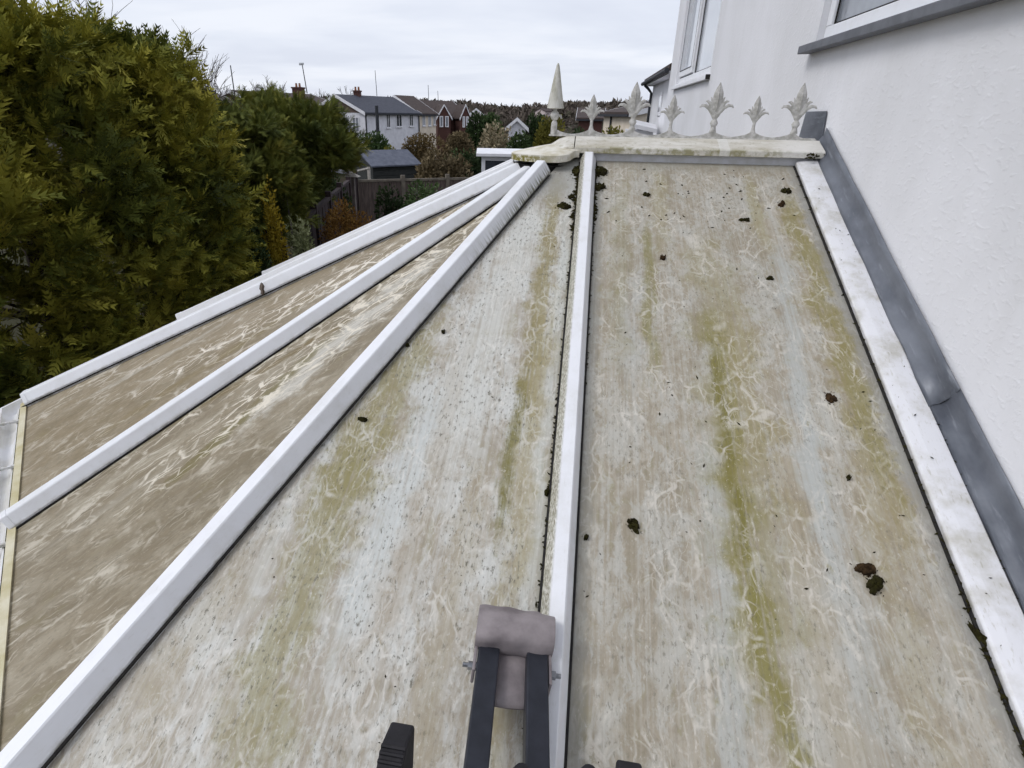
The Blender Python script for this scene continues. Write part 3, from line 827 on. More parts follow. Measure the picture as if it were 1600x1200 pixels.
moss(1369, 914, 24, 22, 'round dark clump, lower of the big pair on the right panel', 12, MOSS, rot=-30, h=.018)
moss(991, 822, 16, 17, 'small forked dark clump low on the right panel by the middle bar', 13, MOSS, rot=45)
moss(915, 840, 8, 8, 'tiny crumb hugging the right of the middle bar', 14)
moss(567, 657, 16, 7, 'dark stick-like crumb on the middle panel beside the hip bar', 15, MOSS, rot=10)
moss(693, 519, 6, 6, 'lone dark dot of moss high on the middle panel', 16)
moss(1035, 404, 10, 6, 'small brown crumb on the right panel upper left', 17, MOSS_BROWN)
moss(1203, 436, 11, 5, 'small curled crumb on the pale streak of the right panel', 18, MOSS)
moss(1325, 748, 6, 6, 'dark speck on the right panel above the big pair', 19)
moss(637, 541, 6, 5, 'dark speck tucked under the hip bar', 20)
moss(856, 769, 9, 12, 'dark moss bump on the left edge of the middle bar', 21)
moss(1534, 1000, 12, 44, 'long green moss patch growing under the wall bar near the bottom', 22, MOSS, rot=20, h=.012)
# scattered crumbs too many to count
rnd = random.Random(5); mb = MB()
def speck(P, s_, ex, ey, ez):
    a = rnd.uniform(0, 6.28); l_ = s_ * rnd.uniform(.6, 2.2)
    d = ex * cos(a) + ey * sin(a); q = ez.cross(d)
    mb.add([P + d * l_, P + q * s_ * .6, P - d * l_, P - q * s_ * .6, P + ez * s_ * .8], [(0, 1, 4), (1, 2, 4), (2, 3, 4), (3, 0, 4)])
for i in range(85):
    x_ = rnd.uniform(-.78, -.03); y_ = -rnd.random() ** .9 * 2.2
    speck(mp(x_, y_) + EZ * .001, rnd.choice((.0014, .002, .002, .003, .0042)), EX, EY, EZ)
for i in range(40):
    y_ = -rnd.random() * 2.2; x_ = rnd.uniform(-.95 + y_ * .34, -.88)
    speck(mp(x_, y_) + EZ * .001, rnd.choice((.0014, .002, .002, .003)), EX, EY, EZ)
for i in range(90):        # on the wall bar and flashing joint
    y_ = -rnd.random() * 2.2
    speck(mp(rnd.choice((rnd.uniform(.005, .07), .079, .079)), y_) + EZ * .029, rnd.choice((.0014, .0022, .003)), EX, EY, EZ)
for i in range(42):        # near the ridge
    speck(mp(rnd.uniform(-.76, -.05), -rnd.uniform(.05, .45)) + EZ * .001, rnd.choice((.003, .004, .0055)), EX, EY, EZ)
tag(mb.build('moss_crumbs', MOSS), 'tiny dark moss crumbs scattered over the roof panels', 'moss', kind='stuff')
# moss fringe along the seals
mb = MB()
for (x_, va, vb, n_, s_) in ((-.871, -2.2, -.1, 260, .0038), (-.866, -.5, -.06, 90, .010), (-.797, -.45, -.06, 70, .009), (-.794, -1.2, -.3, 90, .003), (-.003, -2.2, -.05, 190, .0045), (-.004, -2.2, -1.55, 110, .0045)):
    for i in range(n_):
        speck(mp(x_ + rnd.gauss(0, s_ * .5), rnd.uniform(va, vb)) + EZ * rnd.uniform(.001, .006), s_ * rnd.uniform(.5, 1.3), EX, EY, EZ)
for i in range(60):
    speck(Vector((.06 + rnd.gauss(0, .025), -.01 + rnd.gauss(0, .02), .03 + rnd.uniform(-.004, .02))), rnd.uniform(.003, .009), EX, EY, EZ)
tag(mb.build('moss_fringe', MOSS), 'ragged dark moss fringe along the bar seals', 'moss', kind='stuff')
# dead leaf leaning on the rear hip bar
P = start(R3E, 1.36) + Vector((.030, -.046, .012))
lf = MB(); ld = (AP - R3E).normalized(); up = (nD + Vector((.4, -.8, .2))).normalized(); sd_ = ld
vs = []
for k in range(6):
    q = k / 5; wd = .011 * (1 + .3 * sin(k * 2.3)) * sin(pi * (.08 + .84 * q)) ** .8; c0 = P + Vector((0, 0, 1)) * (.050 * q) + Vector((-.008, .012, 0)) * q * q
    vs += [c0 - sd_ * wd, c0 + Vector((.006, -.01, 0)), c0 + sd_ * wd]
fs = [(i * 3 + k, i * 3 + k + 1, i * 3 + 4 + k, i * 3 + 3 + k) for i in range(5) for k in range(2)]
lfo = lf.add(vs, fs).build('dead_leaf', simple('dead_leaf_grey', C(122, 110, 100), C(84, 74, 68), 70, .8, bump=.4), smooth=True)
md = lfo.modifiers.new('thick', 'SOLIDIFY'); md.thickness = .002
tag(lfo, 'curled grey dead leaf standing against the rear hip bar', 'leaf')

# ------------------------------------------------------------------ ladder with its stand-off
lad = thing('ladder', (-.89, -3.0, GZ), 'ladder top with dark twin stand-off arms and taupe rubber pad on the roof', 'ladder')
DARKTUBE = simple('stay_tube_black', C(46, 48, 56), C(38, 40, 47), 30, .45, bump=.05)
PADM = simple('pad_taupe_rubber', C(152, 144, 145), C(116, 108, 110), 12, .6, bump=.25, detail=5)
RUB = simple('end_cap_rubber', C(30, 29, 32), C(40, 38, 42), 40, .65)
STEEL = simple('bolt_steel', C(170, 172, 176), C(120, 122, 126), 40, .3, metal=.9)
ALU = simple('ladder_aluminium', C(176, 178, 182), C(150, 152, 156), 20, .4, metal=.7)
def seg(px, py, dep): return CAM + ray(px, py) * dep
pl, pr_ = seg(746, 978, 1.135), seg(866, 992, 1.135)
ex = (pr_ - pl).normalized(); pc = (pl + pr_) / 2; Lp = (pr_ - pl).length
toward = (CAM - pc); toward = (toward - ex * toward.dot(ex)).normalized()
armL0, armL1 = seg(764, 1015, 1.13), seg(742, 1215, .93)
armR0, armR1 = seg(838, 1022, 1.13), seg(838, 1222, .93)
ad = ((armL1 + armR1) / 2 - (armL0 + armR0) / 2).normalized()
an = ex.cross(ad).normalized()
if an.dot(toward) < 0: an = -an
# pad: rolled sleeve, flap and tongue as one wrapped sheet of rubber
mb = MB(); prof = []
R_ = .036
rp2 = random.Random(3)
NX = 24; NA = 26
vs = []; fs = []
for i in range(NX + 1):
    q = i / NX
    for k in range(NA):
        a = 2 * pi * k / NA
        dd = R_ * (1 + .05 * sin(a * 3 + q * 4) + .03 * sin(q * 17 + a * 2)) * (1 - .10 * abs(2 * q - 1) ** 6)
        dd *= (abs(cos(a)) ** 3.2 + abs(sin(a)) ** 3.2) ** (-1 / 3.2)
        if .55 + .08 * sin(q * 5) < a < 1.0: dd *= .90            # lapped edge of the sheet
        o_ = pl + ex * (Lp * q) - toward * .012 + (-ad * cos(a) * 1.15 + an * (sin(a) * .82 if sin(a) > 0 else sin(a))) * dd
        vs.append(o_)
for i in range(NX):
    for k in range(NA): fs.append((i * NA + k, i * NA + (k + 1) % NA, (i + 1) * NA + (k + 1) % NA, (i + 1) * NA + k))
fs += [tuple(range(NA)), tuple(NX * NA + k for k in range(NA))]
mb.add(vs, fs).build('pad', PADM, lad, smooth=True)
tg = []
for k in range(9):
    q = k / 8; yy = .03 + .125 * q
    cc = (armL0 + armR0) / 2 + ad * (yy - .05)
    wdt = (.048 - .004 * q)
    for j in range(5): tg.append(cc + ex * (wdt * (j / 2 - 1)) + an * (.006 - .008 * (j / 2 - 1) ** 2) - an * .006 - an * .012 * q + (ad * -.008 * (j / 2 - 1) ** 2 if k == 8 else Vector()))
to = MB().add(tg, [(i * 5 + k, i * 5 + k + 1, i * 5 + 6 + k, i * 5 + 5 + k) for i in range(8) for k in range(4)]).build('tongue', PADM, lad, smooth=True)
md = to.modifiers.new('thick', 'SOLIDIFY'); md.thickness = .005
def arm(a, b_):
    d = (b_ - a).normalized(); s_ = ex - d * ex.dot(d); s_.normalize(); n_ = s_.cross(d)
    if n_.dot(toward) < 0: n_ = -n_
    L = (b_ - a).length
    o = MB().obox(a, d, s_, n_, (-.02, -.020, -.024), (L + .35, .020, .016)).build('stay_arm', DARKTUBE, lad, bevel=.003)
    return d, s_, n_
dl = arm(armL0, armL1); dr = arm(armR0, armR1)
for (base, fr, sg) in ((armL0, dl, -1), (armR0, dr, 1)):
    d, s_, n_ = fr
    # side flap of the pad and the bolt through it
    MB().obox(base, d, s_, n_, (-.02, sg * .0245 - .003, -.03), (.055 + .012 * (sg > 0), sg * .0245 + .003, .012)).build('pad_flap', PADM, lad, bevel=.002)
    c0 = base + d * .04
    b1 = MB().tube([c0 + s_ * sg * .02, c0 + s_ * sg * .036], .008, 6).build('bolt', STEEL, lad)
    MB().tube([c0 + s_ * sg * .034, c0 + s_ * sg * .046], .0045, 8).build('bolt_thread', STEEL, b1)
# stiles, rungs and ribbed end caps
sl, sr = seg(617, 1178, .74), seg(985, 1240, .735)
lean = Vector((0, -.27, -1)).normalized()
for P_, nm in ((sl, 'l'), (sr, 'r')):
    sgn = -1 if nm == 'l' else 1
    MB().obox(P_, Vector((1, 0, 0)), lean.cross(Vector((1, 0, 0))), lean, (-.0125, -.03, .03), (.0125, .03, 2.75)).build('stile', ALU, lad, bevel=.002)
    prof = []
    for k in range(9):
        a = pi * .5 * k / 8; prof.append((-.036 + .036 * (1 - cos(a)) , .04 - .058 * sin(a)))
    prof += [(.036, -.016), (.038, .05), (-.036, .05)]
    co_ = MB().prism([(p[0], p[1]) for p in prof], -.0165, .0165, lambda a, b_, h: tuple(P_ + Vector((1, 0, 0)) * h - lean.cross(Vector((1, 0, 0))) * a + lean * b_)).build('end_cap', RUB, lad, bevel=.004)
    for k in range(7):
        a = pi * .5 * (k + .5) / 7.5
        c0 = P_ - lean.cross(Vector((1, 0, 0))) * (-.036 + .036 * (1 - cos(a)) - .001) + lean * (.04 - .058 * sin(a))
        MB().tube([c0 - Vector((.0155, 0, 0)), c0 + Vector((.0155, 0, 0))], .0026, 6).build('grip_rib', RUB, co_)
for k in range(9):
    z_ = .24 + k * .28
    MB().tube([sl + lean * z_, Vector((sr.x, sl.y, sl.z)) + lean * z_], .014, 10).build('rung', ALU, lad, smooth=True)
for q in (seg(920, 1212, .9), seg(815, 1210, .9)):
    MB().lathe([(.002, -.012), (.012, -.010), (.016, 0), (.012, .010), (.002, .012)], tuple(q), 12).build('knob', RUB, lad, smooth=True)

# ================================================================== gardens and street beyond
RNG = np.random.default_rng(11)
def unit(a): return a / np.maximum(1e-9, np.linalg.norm(a, axis=-1, keepdims=True))

def leaf_mat(name, cols, rough=.75, nscale=.9, trans=0):
    """foliage: colour from a per-leaf random value and broad patches"""
    def bld(t, b, co):
        at_ = t.node('ShaderNodeAttribute', attribute_name='tint').outputs['Fac']
        n = t.noise(co, nscale, 3, .6)
        f = t.math('ADD', t.math('MULTIPLY', at_, .55), t.math('MULTIPLY', t.step(n, .3, .7), .45))
        k = len(cols)
        t.put(b.inputs['Base Color'], t.ramp(f, [(i / (k - 1), C(*c_)) for i, c_ in enumerate(cols)]))
        b.inputs['Roughness'].default_value = rough; b.inputs['Specular IOR Level'].default_value = .2
    return material(name, bld)

def np_mesh(name, V, Fidx, tint, mat):
    """V (n,3) verts, Fidx (m,3) triangles, tint (n,) per-vertex value"""
    me = bpy.data.meshes.new(name)
    me.vertices.add(len(V)); me.vertices.foreach_set('co', V.astype(np.float32).ravel())
    m_ = len(Fidx)
    me.loops.add(m_ * 3); me.loops.foreach_set('vertex_index', Fidx.astype(np.int32).ravel())
    me.polygons.add(m_); me.polygons.foreach_set('loop_start', np.arange(0, m_ * 3, 3, dtype=np.int32))
    at_ = me.attributes.new('tint', 'FLOAT', 'POINT'); at_.data.foreach_set('value', tint.astype(np.float32))
    me.update(calc_edges=True); me.validate()
    me.materials.append(mat)
    return me

def spray_template(seed, n=6, width=.07, spread=.62):
    r = random.Random(seed); V = []
    V += [(-.03, 0, 0), (.03, 0, 0), (0, 1, .10)]
    for k in range(n):
        t_ = .10 + .72 * k / (n - 1)
        for sg in (-1, 1):
            l_ = (.52 - .30 * t_) * r.uniform(.8, 1.2); an = spread * r.uniform(.8, 1.2)
            zz = .10 * t_ * t_
            d = np.array((sg * sin(an), cos(an), r.uniform(-.12, .22))); p = np.array((0, t_, zz)); q = np.array((cos(an), -sg * sin(an), 0)) * width / 2
            V += [tuple(p - q), tuple(p + q), tuple(p + d * l_)]
    return np.array(V)
SPRAYS = [spray_template(s_) for s_ in range(4)]
FRONDS = [spray_template(s_, 4, .15, .70) for s_ in range(10, 15)]

def place(templates, P, D, S, U, tint):
    """put a template at points P, pointing along D, size S, up hint U"""
    Vs = []; Ts = []
    D = unit(D); X = unit(np.cross(D, U)); Z = np.cross(X, D)
    pick = RNG.integers(0, len(templates), len(P))
    for i, T in enumerate(templates):
        k = np.where(pick == i)[0]
        if len(k) == 0: continue
        v = P[k, None, :] + S[k, None, None] * (T[None, :, 0:1] * X[k, None, :] + T[None, :, 1:2] * D[k, None, :] + T[None, :, 2:3] * Z[k, None, :])
        Vs.append(v.reshape(-1, 3)); Ts.append(np.repeat(tint[k], len(T)))
    V = np.concatenate(Vs); T_ = np.concatenate(Ts)
    return V, np.arange(len(V)).reshape(-1, 3), T_

CAMN = np.array(CAM)
def conifer(name, x, y, rx, ry, ztop, label, mat, plumes=190, per=46, size=.15, plen=.5, seed=0, taper=.35, zb=None, group='conifers along the garden boundary', droop=.0, power=4., lumpy=.18, templ=None):
    """evergreen: trunk plus a crown of feathery plumes set over a rounded column"""
    global RNG
    RNG = np.random.default_rng(100 + seed)
    g0 = ground_z(x, y); zb = g0 + .15 if zb is None else zb
    root = thing(name, (x, y, g0), label, 'tree', group)
    H = ztop - zb
    tm = simple('bark_brown', C(72, 58, 46), C(52, 42, 34), 14, .9)
    tr = MB().tube([(x, y, g0 - .1), (x, y, g0 + .5), (x + .03, y, g0 + H * .5), (x, y, ztop - .3)], [.13, .11, .07, .015], 8)
    r_ = random.Random(seed)
    for k in range(26):
        z_ = zb + H * r_.uniform(.12, .9); a = r_.uniform(0, 6.28); q = 1 - taper * ((z_ - zb) / H) ** 2
        tr.tube([(x, y, z_ - .15), (x + cos(a) * rx * .5 * q, y + sin(a) * ry * .5 * q, z_ + .02), (x + cos(a) * rx * .85 * q, y + sin(a) * ry * .85 * q, z_ + .18)], [.025, .016, .006], 5)
    tr.build('trunk', tm, root, smooth=True)
    P = []; N = []
    while len(P) < plumes:
        if RNG.random() < .20:      # top
            a = RNG.random() * 2 * pi; r = sqrt(RNG.random()); n = np.array((cos(a) * .4 * r, sin(a) * .4 * r, 1.)); zq = 1.
            rr = r * (1 - taper) * .95
            p = np.array((x + cos(a) * rx * rr, y + sin(a) * ry * rr, ztop - .10 - .25 * r ** 3))
        else:
            zq = RNG.random() ** .85; a = RNG.random() * 2 * pi
            k = (1 - taper * zq ** 2) * (1 - max(0, .55 - zq) * .55)
            lob = 1 + lumpy * sin(a * 3 + seed + zq * 5) * .6 + lumpy * .5 * sin(a * 7 + zq * 11 + seed * 2)
            ca, sa = cos(a), sin(a)
            se = (abs(ca) ** power + abs(sa) ** power) ** (-1 / power)
            p = np.array((x + ca * se * rx * k * lob, y + sa * se * ry * k * lob, zb + zq * (H - .12)))
            n = np.array((ca, sa, .12 + .3 * zq))
        n = n / np.linalg.norm(n); tc = CAMN - p; tc /= np.linalg.norm(tc)
        if n @ tc < -.25 and RNG.random() < .75: continue
        P.append(p); N.append(n)
    P = np.array(P); N = np.array(N); m = len(P)
    A = unit(N * .8 + RNG.normal(0, .42, (m, 3)) + np.array((0, 0, .38 - droop)))
    L = plen * RNG.uniform(.7, 1.25, m)
    base = P - A * (L * RNG.uniform(.35, 1.15, m))[:, None]
    ptint = RNG.uniform(0, 1, m)
    tt = np.concatenate([RNG.uniform(.05, 1, (m, per - 3)), np.full((m, 3), 1.)], 1)
    side = RNG.normal(0, 1, (m, per, 3)); side -= (side * A[:, None, :]).sum(-1, keepdims=True) * A[:, None, :]; side = unit(side)
    rad = (.25 * plen) * np.sin(np.clip(tt, 0, 1) * pi * .85 + .25)[..., None] * RNG.uniform(.1, .8, (m, per, 1))
    pos = base[:, None, :] + A[:, None, :] * (tt * L[:, None])[..., None] + side * rad
    dr = A[:, None, :] * .85 + side * RNG.uniform(.35, 1.0, (m, per, 1)) + RNG.normal(0, .15, (m, per, 3)) - np.array((0, 0, droop))
    S = size * RNG.uniform(.65, 1.3, (m, per))
    tint = np.clip(ptint[:, None] * .45 + RNG.uniform(0, .55, (m, per)), 0, 1)
    up = np.array((0, 0, 1.)) + RNG.normal(0, .5, (m * per, 3))
    V, F, T = place(templ or SPRAYS, pos.reshape(-1, 3), dr.reshape(-1, 3), S.ravel(), up, tint.ravel())
    me = np_mesh('crown', V, F, T, mat)
    link(bpy.data.objects.new('crown', me), root)
    return root

GOLD = leaf_mat('foliage_gold_cypress', [(44, 53, 23), (90, 97, 37), (146, 142, 54), (196, 184, 82)])
GREENC = leaf_mat('foliage_green_cypress', [(54, 64, 31), (78, 88, 39), (108, 112, 47), (150, 140, 60)])
# near hedge on the left, one tree after another along the boundary
HX = -5.72
conifer('cypress_tree', HX, .45, 1.05, .95, .92, 'golden cypress cut by the left edge of the view', GOLD, 360, 36, .18, .48, 2, templ=FRONDS)
conifer('cypress_tree', HX + .02, 1.8, 1.05, .95, .80, 'golden cypress in the middle of the tall hedge', GOLD, 480, 36, .165, .46, 3, templ=FRONDS)
conifer('cypress_tree', HX + .08, 3.15, 1.0, .85, .74, 'golden cypress ending the tall hedge, before the green ones', GOLD, 450, 36, .165, .46, 4, templ=FRONDS)
conifer('cypress_tree', -5.62, 5.2, .85, .85, .14, 'dark green cypress right of the golden hedge', GREENC, 330, 64, .12, .42, 5, droop=.1, taper=.4, zb=-1.5)
conifer('cypress_tree', -5.6, 7.2, .95, 1.05, .24, 'green cypress with pale top in front of the white house', GREENC, 380, 64, .13, .45, 6, droop=.05, taper=.5, zb=-.72)
conifer('cypress_tree', -6.95, 8.8, 1.1, 1.1, .34, 'green cypress behind, under the chimney with the tall aerial', GREENC, 240, 56, .15, .5, 7, taper=.5, zb=-2.2)
conifer('cypress_tree', -6.7, 5.7, 1.2, 1.1, .26, 'yellowish cypress top right beside the tall golden hedge', GOLD, 240, 56, .15, .5, 8, taper=.4, zb=-2.2)

LEAFQ = [np.array([(0, 0, 0), (.28, .45, .06), (0, 1, 0), (0, 0, 0), (0, 1, 0), (-.28, .45, .06)]), np.array([(0, 0, 0), (.22, .4, .1), (0, 1, -.1), (0, 0, 0), (0, 1, -.1), (-.22, .4, .1)])]
TWIGQ = [np.array([(-.02, 0, 0), (.02, 0, 0), (0, 1, 0), (0, .3, 0), (.03, .34, 0), (.22, .75, .08), (0, .5, 0), (-.03, .54, 0), (-.2, .95, -.06)])]
def bush(name, px, py_top, px_w, d, label, mat, n=2600, leaf=.05, cat='bush', depth=.9, zb=None, templ=None, seed=0, group=None, lumps=9, shell=.35, pos=None, upward=.3, height=None, stem=True):
    """broadleaf shrub: overlapping rounded lobes of small leaves on a few stems"""
    global RNG
    RNG = np.random.default_rng(500 + seed)
    top = at(px, py_top, d) if pos is None else Vector(pos)
    g0 = ground_z(top.x, top.y) if zb is None else zb
    W = px_w * d / FPX / 2 / 1.1
    H = top.z - g0
    root = thing(name, (top.x, top.y, g0), label, cat, group)
    if stem:
        st = MB(); r_ = random.Random(seed)
        for k in range(6):
            a = r_.uniform(0, 6.28)
            st.tube([(top.x + cos(a) * .04, top.y + sin(a) * .04, g0 - .05), (top.x + cos(a) * W * .35, top.y + sin(a) * W * .3, g0 + H * .45), (top.x + cos(a) * W * .6, top.y + sin(a) * W * .5, g0 + H * .8)], [.03, .02, .006], 5)
        st.build('stem', simple('bark_brown', C(72, 58, 46)), root)
    cen = []; rad = []
    for k in range(lumps):
        a = RNG.random() * 2 * pi; rr = sqrt(RNG.random()) * .62; zf = RNG.uniform(.35, .78) if H > W else RNG.uniform(.3, .6)
        cen.append((top.x + cos(a) * rr * W, top.y + sin(a) * rr * W * depth, g0 + H * zf)); rad.append((W * RNG.uniform(.38, .56), W * depth * RNG.uniform(.38, .56), H * RNG.uniform(.2, .3)))
    cen.append((top.x, top.y, g0 + H * .72)); rad.append((W * .5, W * .5 * depth, H * .28))
    cen.append((top.x, top.y, g0 + H * .40)); rad.append((W * .85, W * .8 * depth, H * .42))
    cen = np.array(cen); rad = np.array(rad)
    k = RNG.integers(0, len(cen), n)
    dr = unit(RNG.normal(0, 1, (n, 3)))
    P = cen[k] + dr * rad[k] * (1 - shell * RNG.random((n, 1)) ** 1.5)
    D = dr + RNG.normal(0, .55, (n, 3)) + np.array((0, 0, upward))
    S = leaf * RNG.uniform(.6, 1.4, n)
    V, F, T = place(templ or LEAFQ, P, D, S, RNG.normal(0, 1, (n, 3)), np.clip(RNG.uniform(0, .6, n) + RNG.uniform(0, .4, len(cen))[k], 0, 1))
    V[:, 2] = np.maximum(V[:, 2], g0 + .01)
    link(bpy.data.objects.new('foliage', np_mesh('foliage', V, F, T, mat)), root)
    return root
BROWN = leaf_mat('foliage_russet', [(84, 60, 34), (120, 88, 44), (146, 110, 56), (160, 126, 70)])
HEDGEB = leaf_mat('foliage_hedge_brown', [(82, 70, 48), (104, 88, 58), (126, 108, 74)])
YELLOW = leaf_mat('foliage_yellow', [(124, 112, 34), (168, 146, 46), (190, 164, 62)])
VARI = leaf_mat('foliage_variegated', [(96, 106, 72), (146, 152, 108), (190, 192, 152)], nscale=3)
LAUREL = leaf_mat('foliage_laurel', [(44, 58, 34), (68, 88, 48), (108, 126, 82)], .45)
DARKG = leaf_mat('foliage_dark_green', [(34, 46, 28), (52, 68, 38), (78, 94, 52)])
TWIG = leaf_mat('twigs_brown', [(80, 70, 52), (106, 93, 68), (132, 118, 90)])
CREAM = leaf_mat('foliage_cream_plumes', [(96, 88, 66), (146, 134, 108), (186, 174, 148)], nscale=4)
OLIVE = leaf_mat('foliage_olive', [(76, 76, 32), (108, 104, 42), (134, 124, 56)])
bush('russet_bush', 535, 312, 106, 10.2, 'rounded russet brown bush beyond the roof edge', BROWN, 15000, .045, seed=1, lumps=12, depth=.9)
bush('variegated_shrub', 466, 338, 46, 8.6, 'pale variegated shrub left of the russet bush', VARI, 3800, .05, seed=2, lumps=10)
bush('yellow_shrub', 418, 288, 42, 8.4, 'bright yellow-leaved shrub against the dark cypress', YELLOW, 3600, .045, seed=3, lumps=9, shell=.6)
bush('dark_shrub', 392, 352, 80, 7.7, 'dark green low shrub under the yellow shrub', DARKG, 6000, .05, seed=4)
bush('laurel_bush', 660, 284, 96, 12.5, 'glossy green laurel in front of the garden fence', LAUREL, 5200, .075, seed=5, lumps=10)
bush('laurel_bush', 612, 290, 56, 13.2, 'darker leafy shrub left of the laurel by the fence post', DARKG, 3600, .075, seed=6)
bush('dark_shrub', 512, 270, 96, 14.5, 'deep dark shrub in the shade behind the russet bush', DARKG, 7000, .09, seed=30, lumps=12)
bush('clipped_hedge', 655, 212, 84, 34, 'domed brown hedge below the white house', HEDGEB, 9000, .13, seed=7, depth=.7, cat='hedge', stem=False)
bush('clipped_hedge', 712, 208, 66, 37, 'second brown hedge below the brick house', TWIG, 8000, .16, seed=8, depth=.7, cat='hedge', stem=False)
bush('hedge_shrub', 585, 206, 66, 30, 'rounded green shrub at the foot of the white house', LAUREL, 7000, .13, seed=9)
bush('bramble_bush', 690, 238, 96, 21, 'tangled brown shrub beside the dark shed', TWIG, 9000, .14, templ=TWIGQ + LEAFQ, seed=10, lumps=14)
bush('garden_tree', 745, 181, 62, 48, 'dark green tree below the pale gable', DARKG, 8000, .24, cat='tree', seed=11)
bush('garden_tree', 772, 178, 46, 52, 'mid green tree left of the small white house', LAUREL, 6500, .24, cat='tree', seed=12)
bush('cream_shrub', 778, 194, 68, 27, 'cream plumed shrub behind the white garden room', CREAM, 4200, .15, templ=TWIGQ + LEAFQ, seed=13, lumps=14, shell=.5)
bush('evergreen_bush', 815, 204, 70, 25, 'dark evergreen right of the cream plumed shrub', DARKG, 8000, .13, seed=14)
bush('evergreen_bush', 856, 190, 54, 23, 'olive evergreen behind the finial', OLIVE, 7500, .12, seed=15)
bush('evergreen_bush', 835, 176, 50, 60, 'distant dark tree right of the small white house', DARKG, 2600, .3, cat='tree', seed=16)
bush('evergreen_bush', 905, 200, 60, 40, 'low dark bush seen between the first fleurs', DARKG, 2400, .2, seed=17)
bush('evergreen_bush', 955, 198, 70, 38, 'low olive bush below the cream house', OLIVE, 2400, .2, seed=18)
bush('dark_hedge', 760, 236, 150, 24, 'dark hedge line behind the white garden room', DARKG, 9000, .13, seed=19, depth=.4, cat='hedge', lumps=16)
bush('green_mound', 610, 228, 50, 28, 'low green shrub behind the shed roof', OLIVE, 2200, .13, seed=20)

# bare trees
def bare_tree(px, py_top, d, spread_px, label, seed, levels=5, pos=None, trunk=.07, cat='tree', zb=None, group='bare winter trees'):
    r_ = random.Random(seed); top = at(px, py_top, d) if pos is None else Vector(pos)
    g0 = ground_z(top.x, top.y) if zb is None else zb
    H = top.z - g0; W = spread_px * (d or (top - CAM).length) / FPX / 2
    root = thing('bare_tree', (top.x, top.y, g0), label, cat, group)
    mt = simple('bare_twigs', C(70, 60, 54), C(50, 44, 40), 6, .9)
    trk = MB(); cr = MB()
    def grow(p, dirv, L, r, lv, mb):
        q = p + dirv * L * .5 + Vector((r_.gauss(0, .05), r_.gauss(0, .05), 0)) * L; e = p + dirv * L
        mb.tube([p, q, e], [r, r * .82, r * .62], 4 if lv < 3 else 3)
        if lv >= levels: return
        for k in range(3 if lv < levels - 1 else 4):
            nd = (dirv + Vector((r_.gauss(0, .55) * W / H * 2.2, r_.gauss(0, .55) * W / H * 2.2, r_.gauss(.12, .28)))).normalized()
            grow(p + (e - p) * r_.uniform(.45, 1.), nd, L * r_.uniform(.55, .8), r * .64, lv + 1, cr)
    grow(Vector((top.x, top.y, g0 - .1)), Vector((r_.gauss(0, .04), r_.gauss(0, .04), 1)).normalized(), H * .40, trunk, 0, trk)
    trk.build('trunk', mt, root)
    # scale the crown so its top is the tree's height
    zm = max(v[2] for v in cr.v); k = (top.z - g0) / (zm - g0)
    cr.v = [(v[0], v[1], g0 + (v[2] - g0) * k) for v in cr.v]
    cr.build('crown', mt, root)
bare_tree(0, 0, 0, 380, 'bare shrub poking above the hedge at the far left', 21, 6, pos=(-7.05, 4.4, 1.52), trunk=.045)
bare_tree(0, 0, 0, 340, 'bare shrub with fine twigs above the hedge middle', 22, 6, pos=(-6.64, 4.75, 1.27), trunk=.045)
bare_tree(0, 0, 0, 260, 'bare shrub with fine twigs above the hedge end', 23, 6, pos=(-6.2, 4.75, .96), trunk=.04)
for o_ in list(bpy.data.objects): pass
bare_tree(378, 114, 60, 90, 'bare domed tree behind the grey roofed house', 24, 6, trunk=.18)
bare_tree(415, 124, 62, 60, 'bare tree right of the domed one', 25, 6, trunk=.14)
bare_tree(528, 132, 80, 46, 'bare tree left of the white house roof', 26, 6, trunk=.15)
bare_tree(508, 138, 84, 36, 'thin bare tree right of the tall aerial', 27, 5, trunk=.13)
bare_tree(556, 142, 85, 36, 'small bare tree above the white house ridge', 28, 5, trunk=.13)

# houses
SLATE = simple('roof_slate', C(72, 74, 84), C(58, 60, 70), 3, .7, stretch=(1, 1, 6))
TILE_B = simple('roof_tile_dark', C(78, 66, 62), C(62, 54, 52), 3, .8, stretch=(1, 1, 6))
TILE_G = simple('roof_tile_grey', C(108, 100, 98), C(88, 82, 82), 3, .8, stretch=(1, 1, 6))
WHITEW = simple('wall_white', C(222, 222, 228), C(206, 206, 212), 2, .9)
CREAMW = simple('wall_cream', C(224, 212, 196), C(208, 196, 178), 2, .9)
PINKW = simple('wall_pale_pink', C(206, 192, 190), C(188, 176, 174), 2, .9)
BRICKW = simple('wall_red_brick', C(92, 62, 56), C(74, 52, 48), 16, .9, stretch=(1, 1, 4))
TILEHUNG = simple('wall_tile_hung', C(112, 96, 88), C(92, 80, 74), 6, .85, stretch=(1, 1, 4))
TRIM = simple('trim_white', C(230, 230, 234), C(214, 214, 218), 3, .6)
PIPE = simple('pipe_dark', C(52, 54, 60), C(44, 46, 50), 4, .6)
UPV = Vector((0, 0, 1))
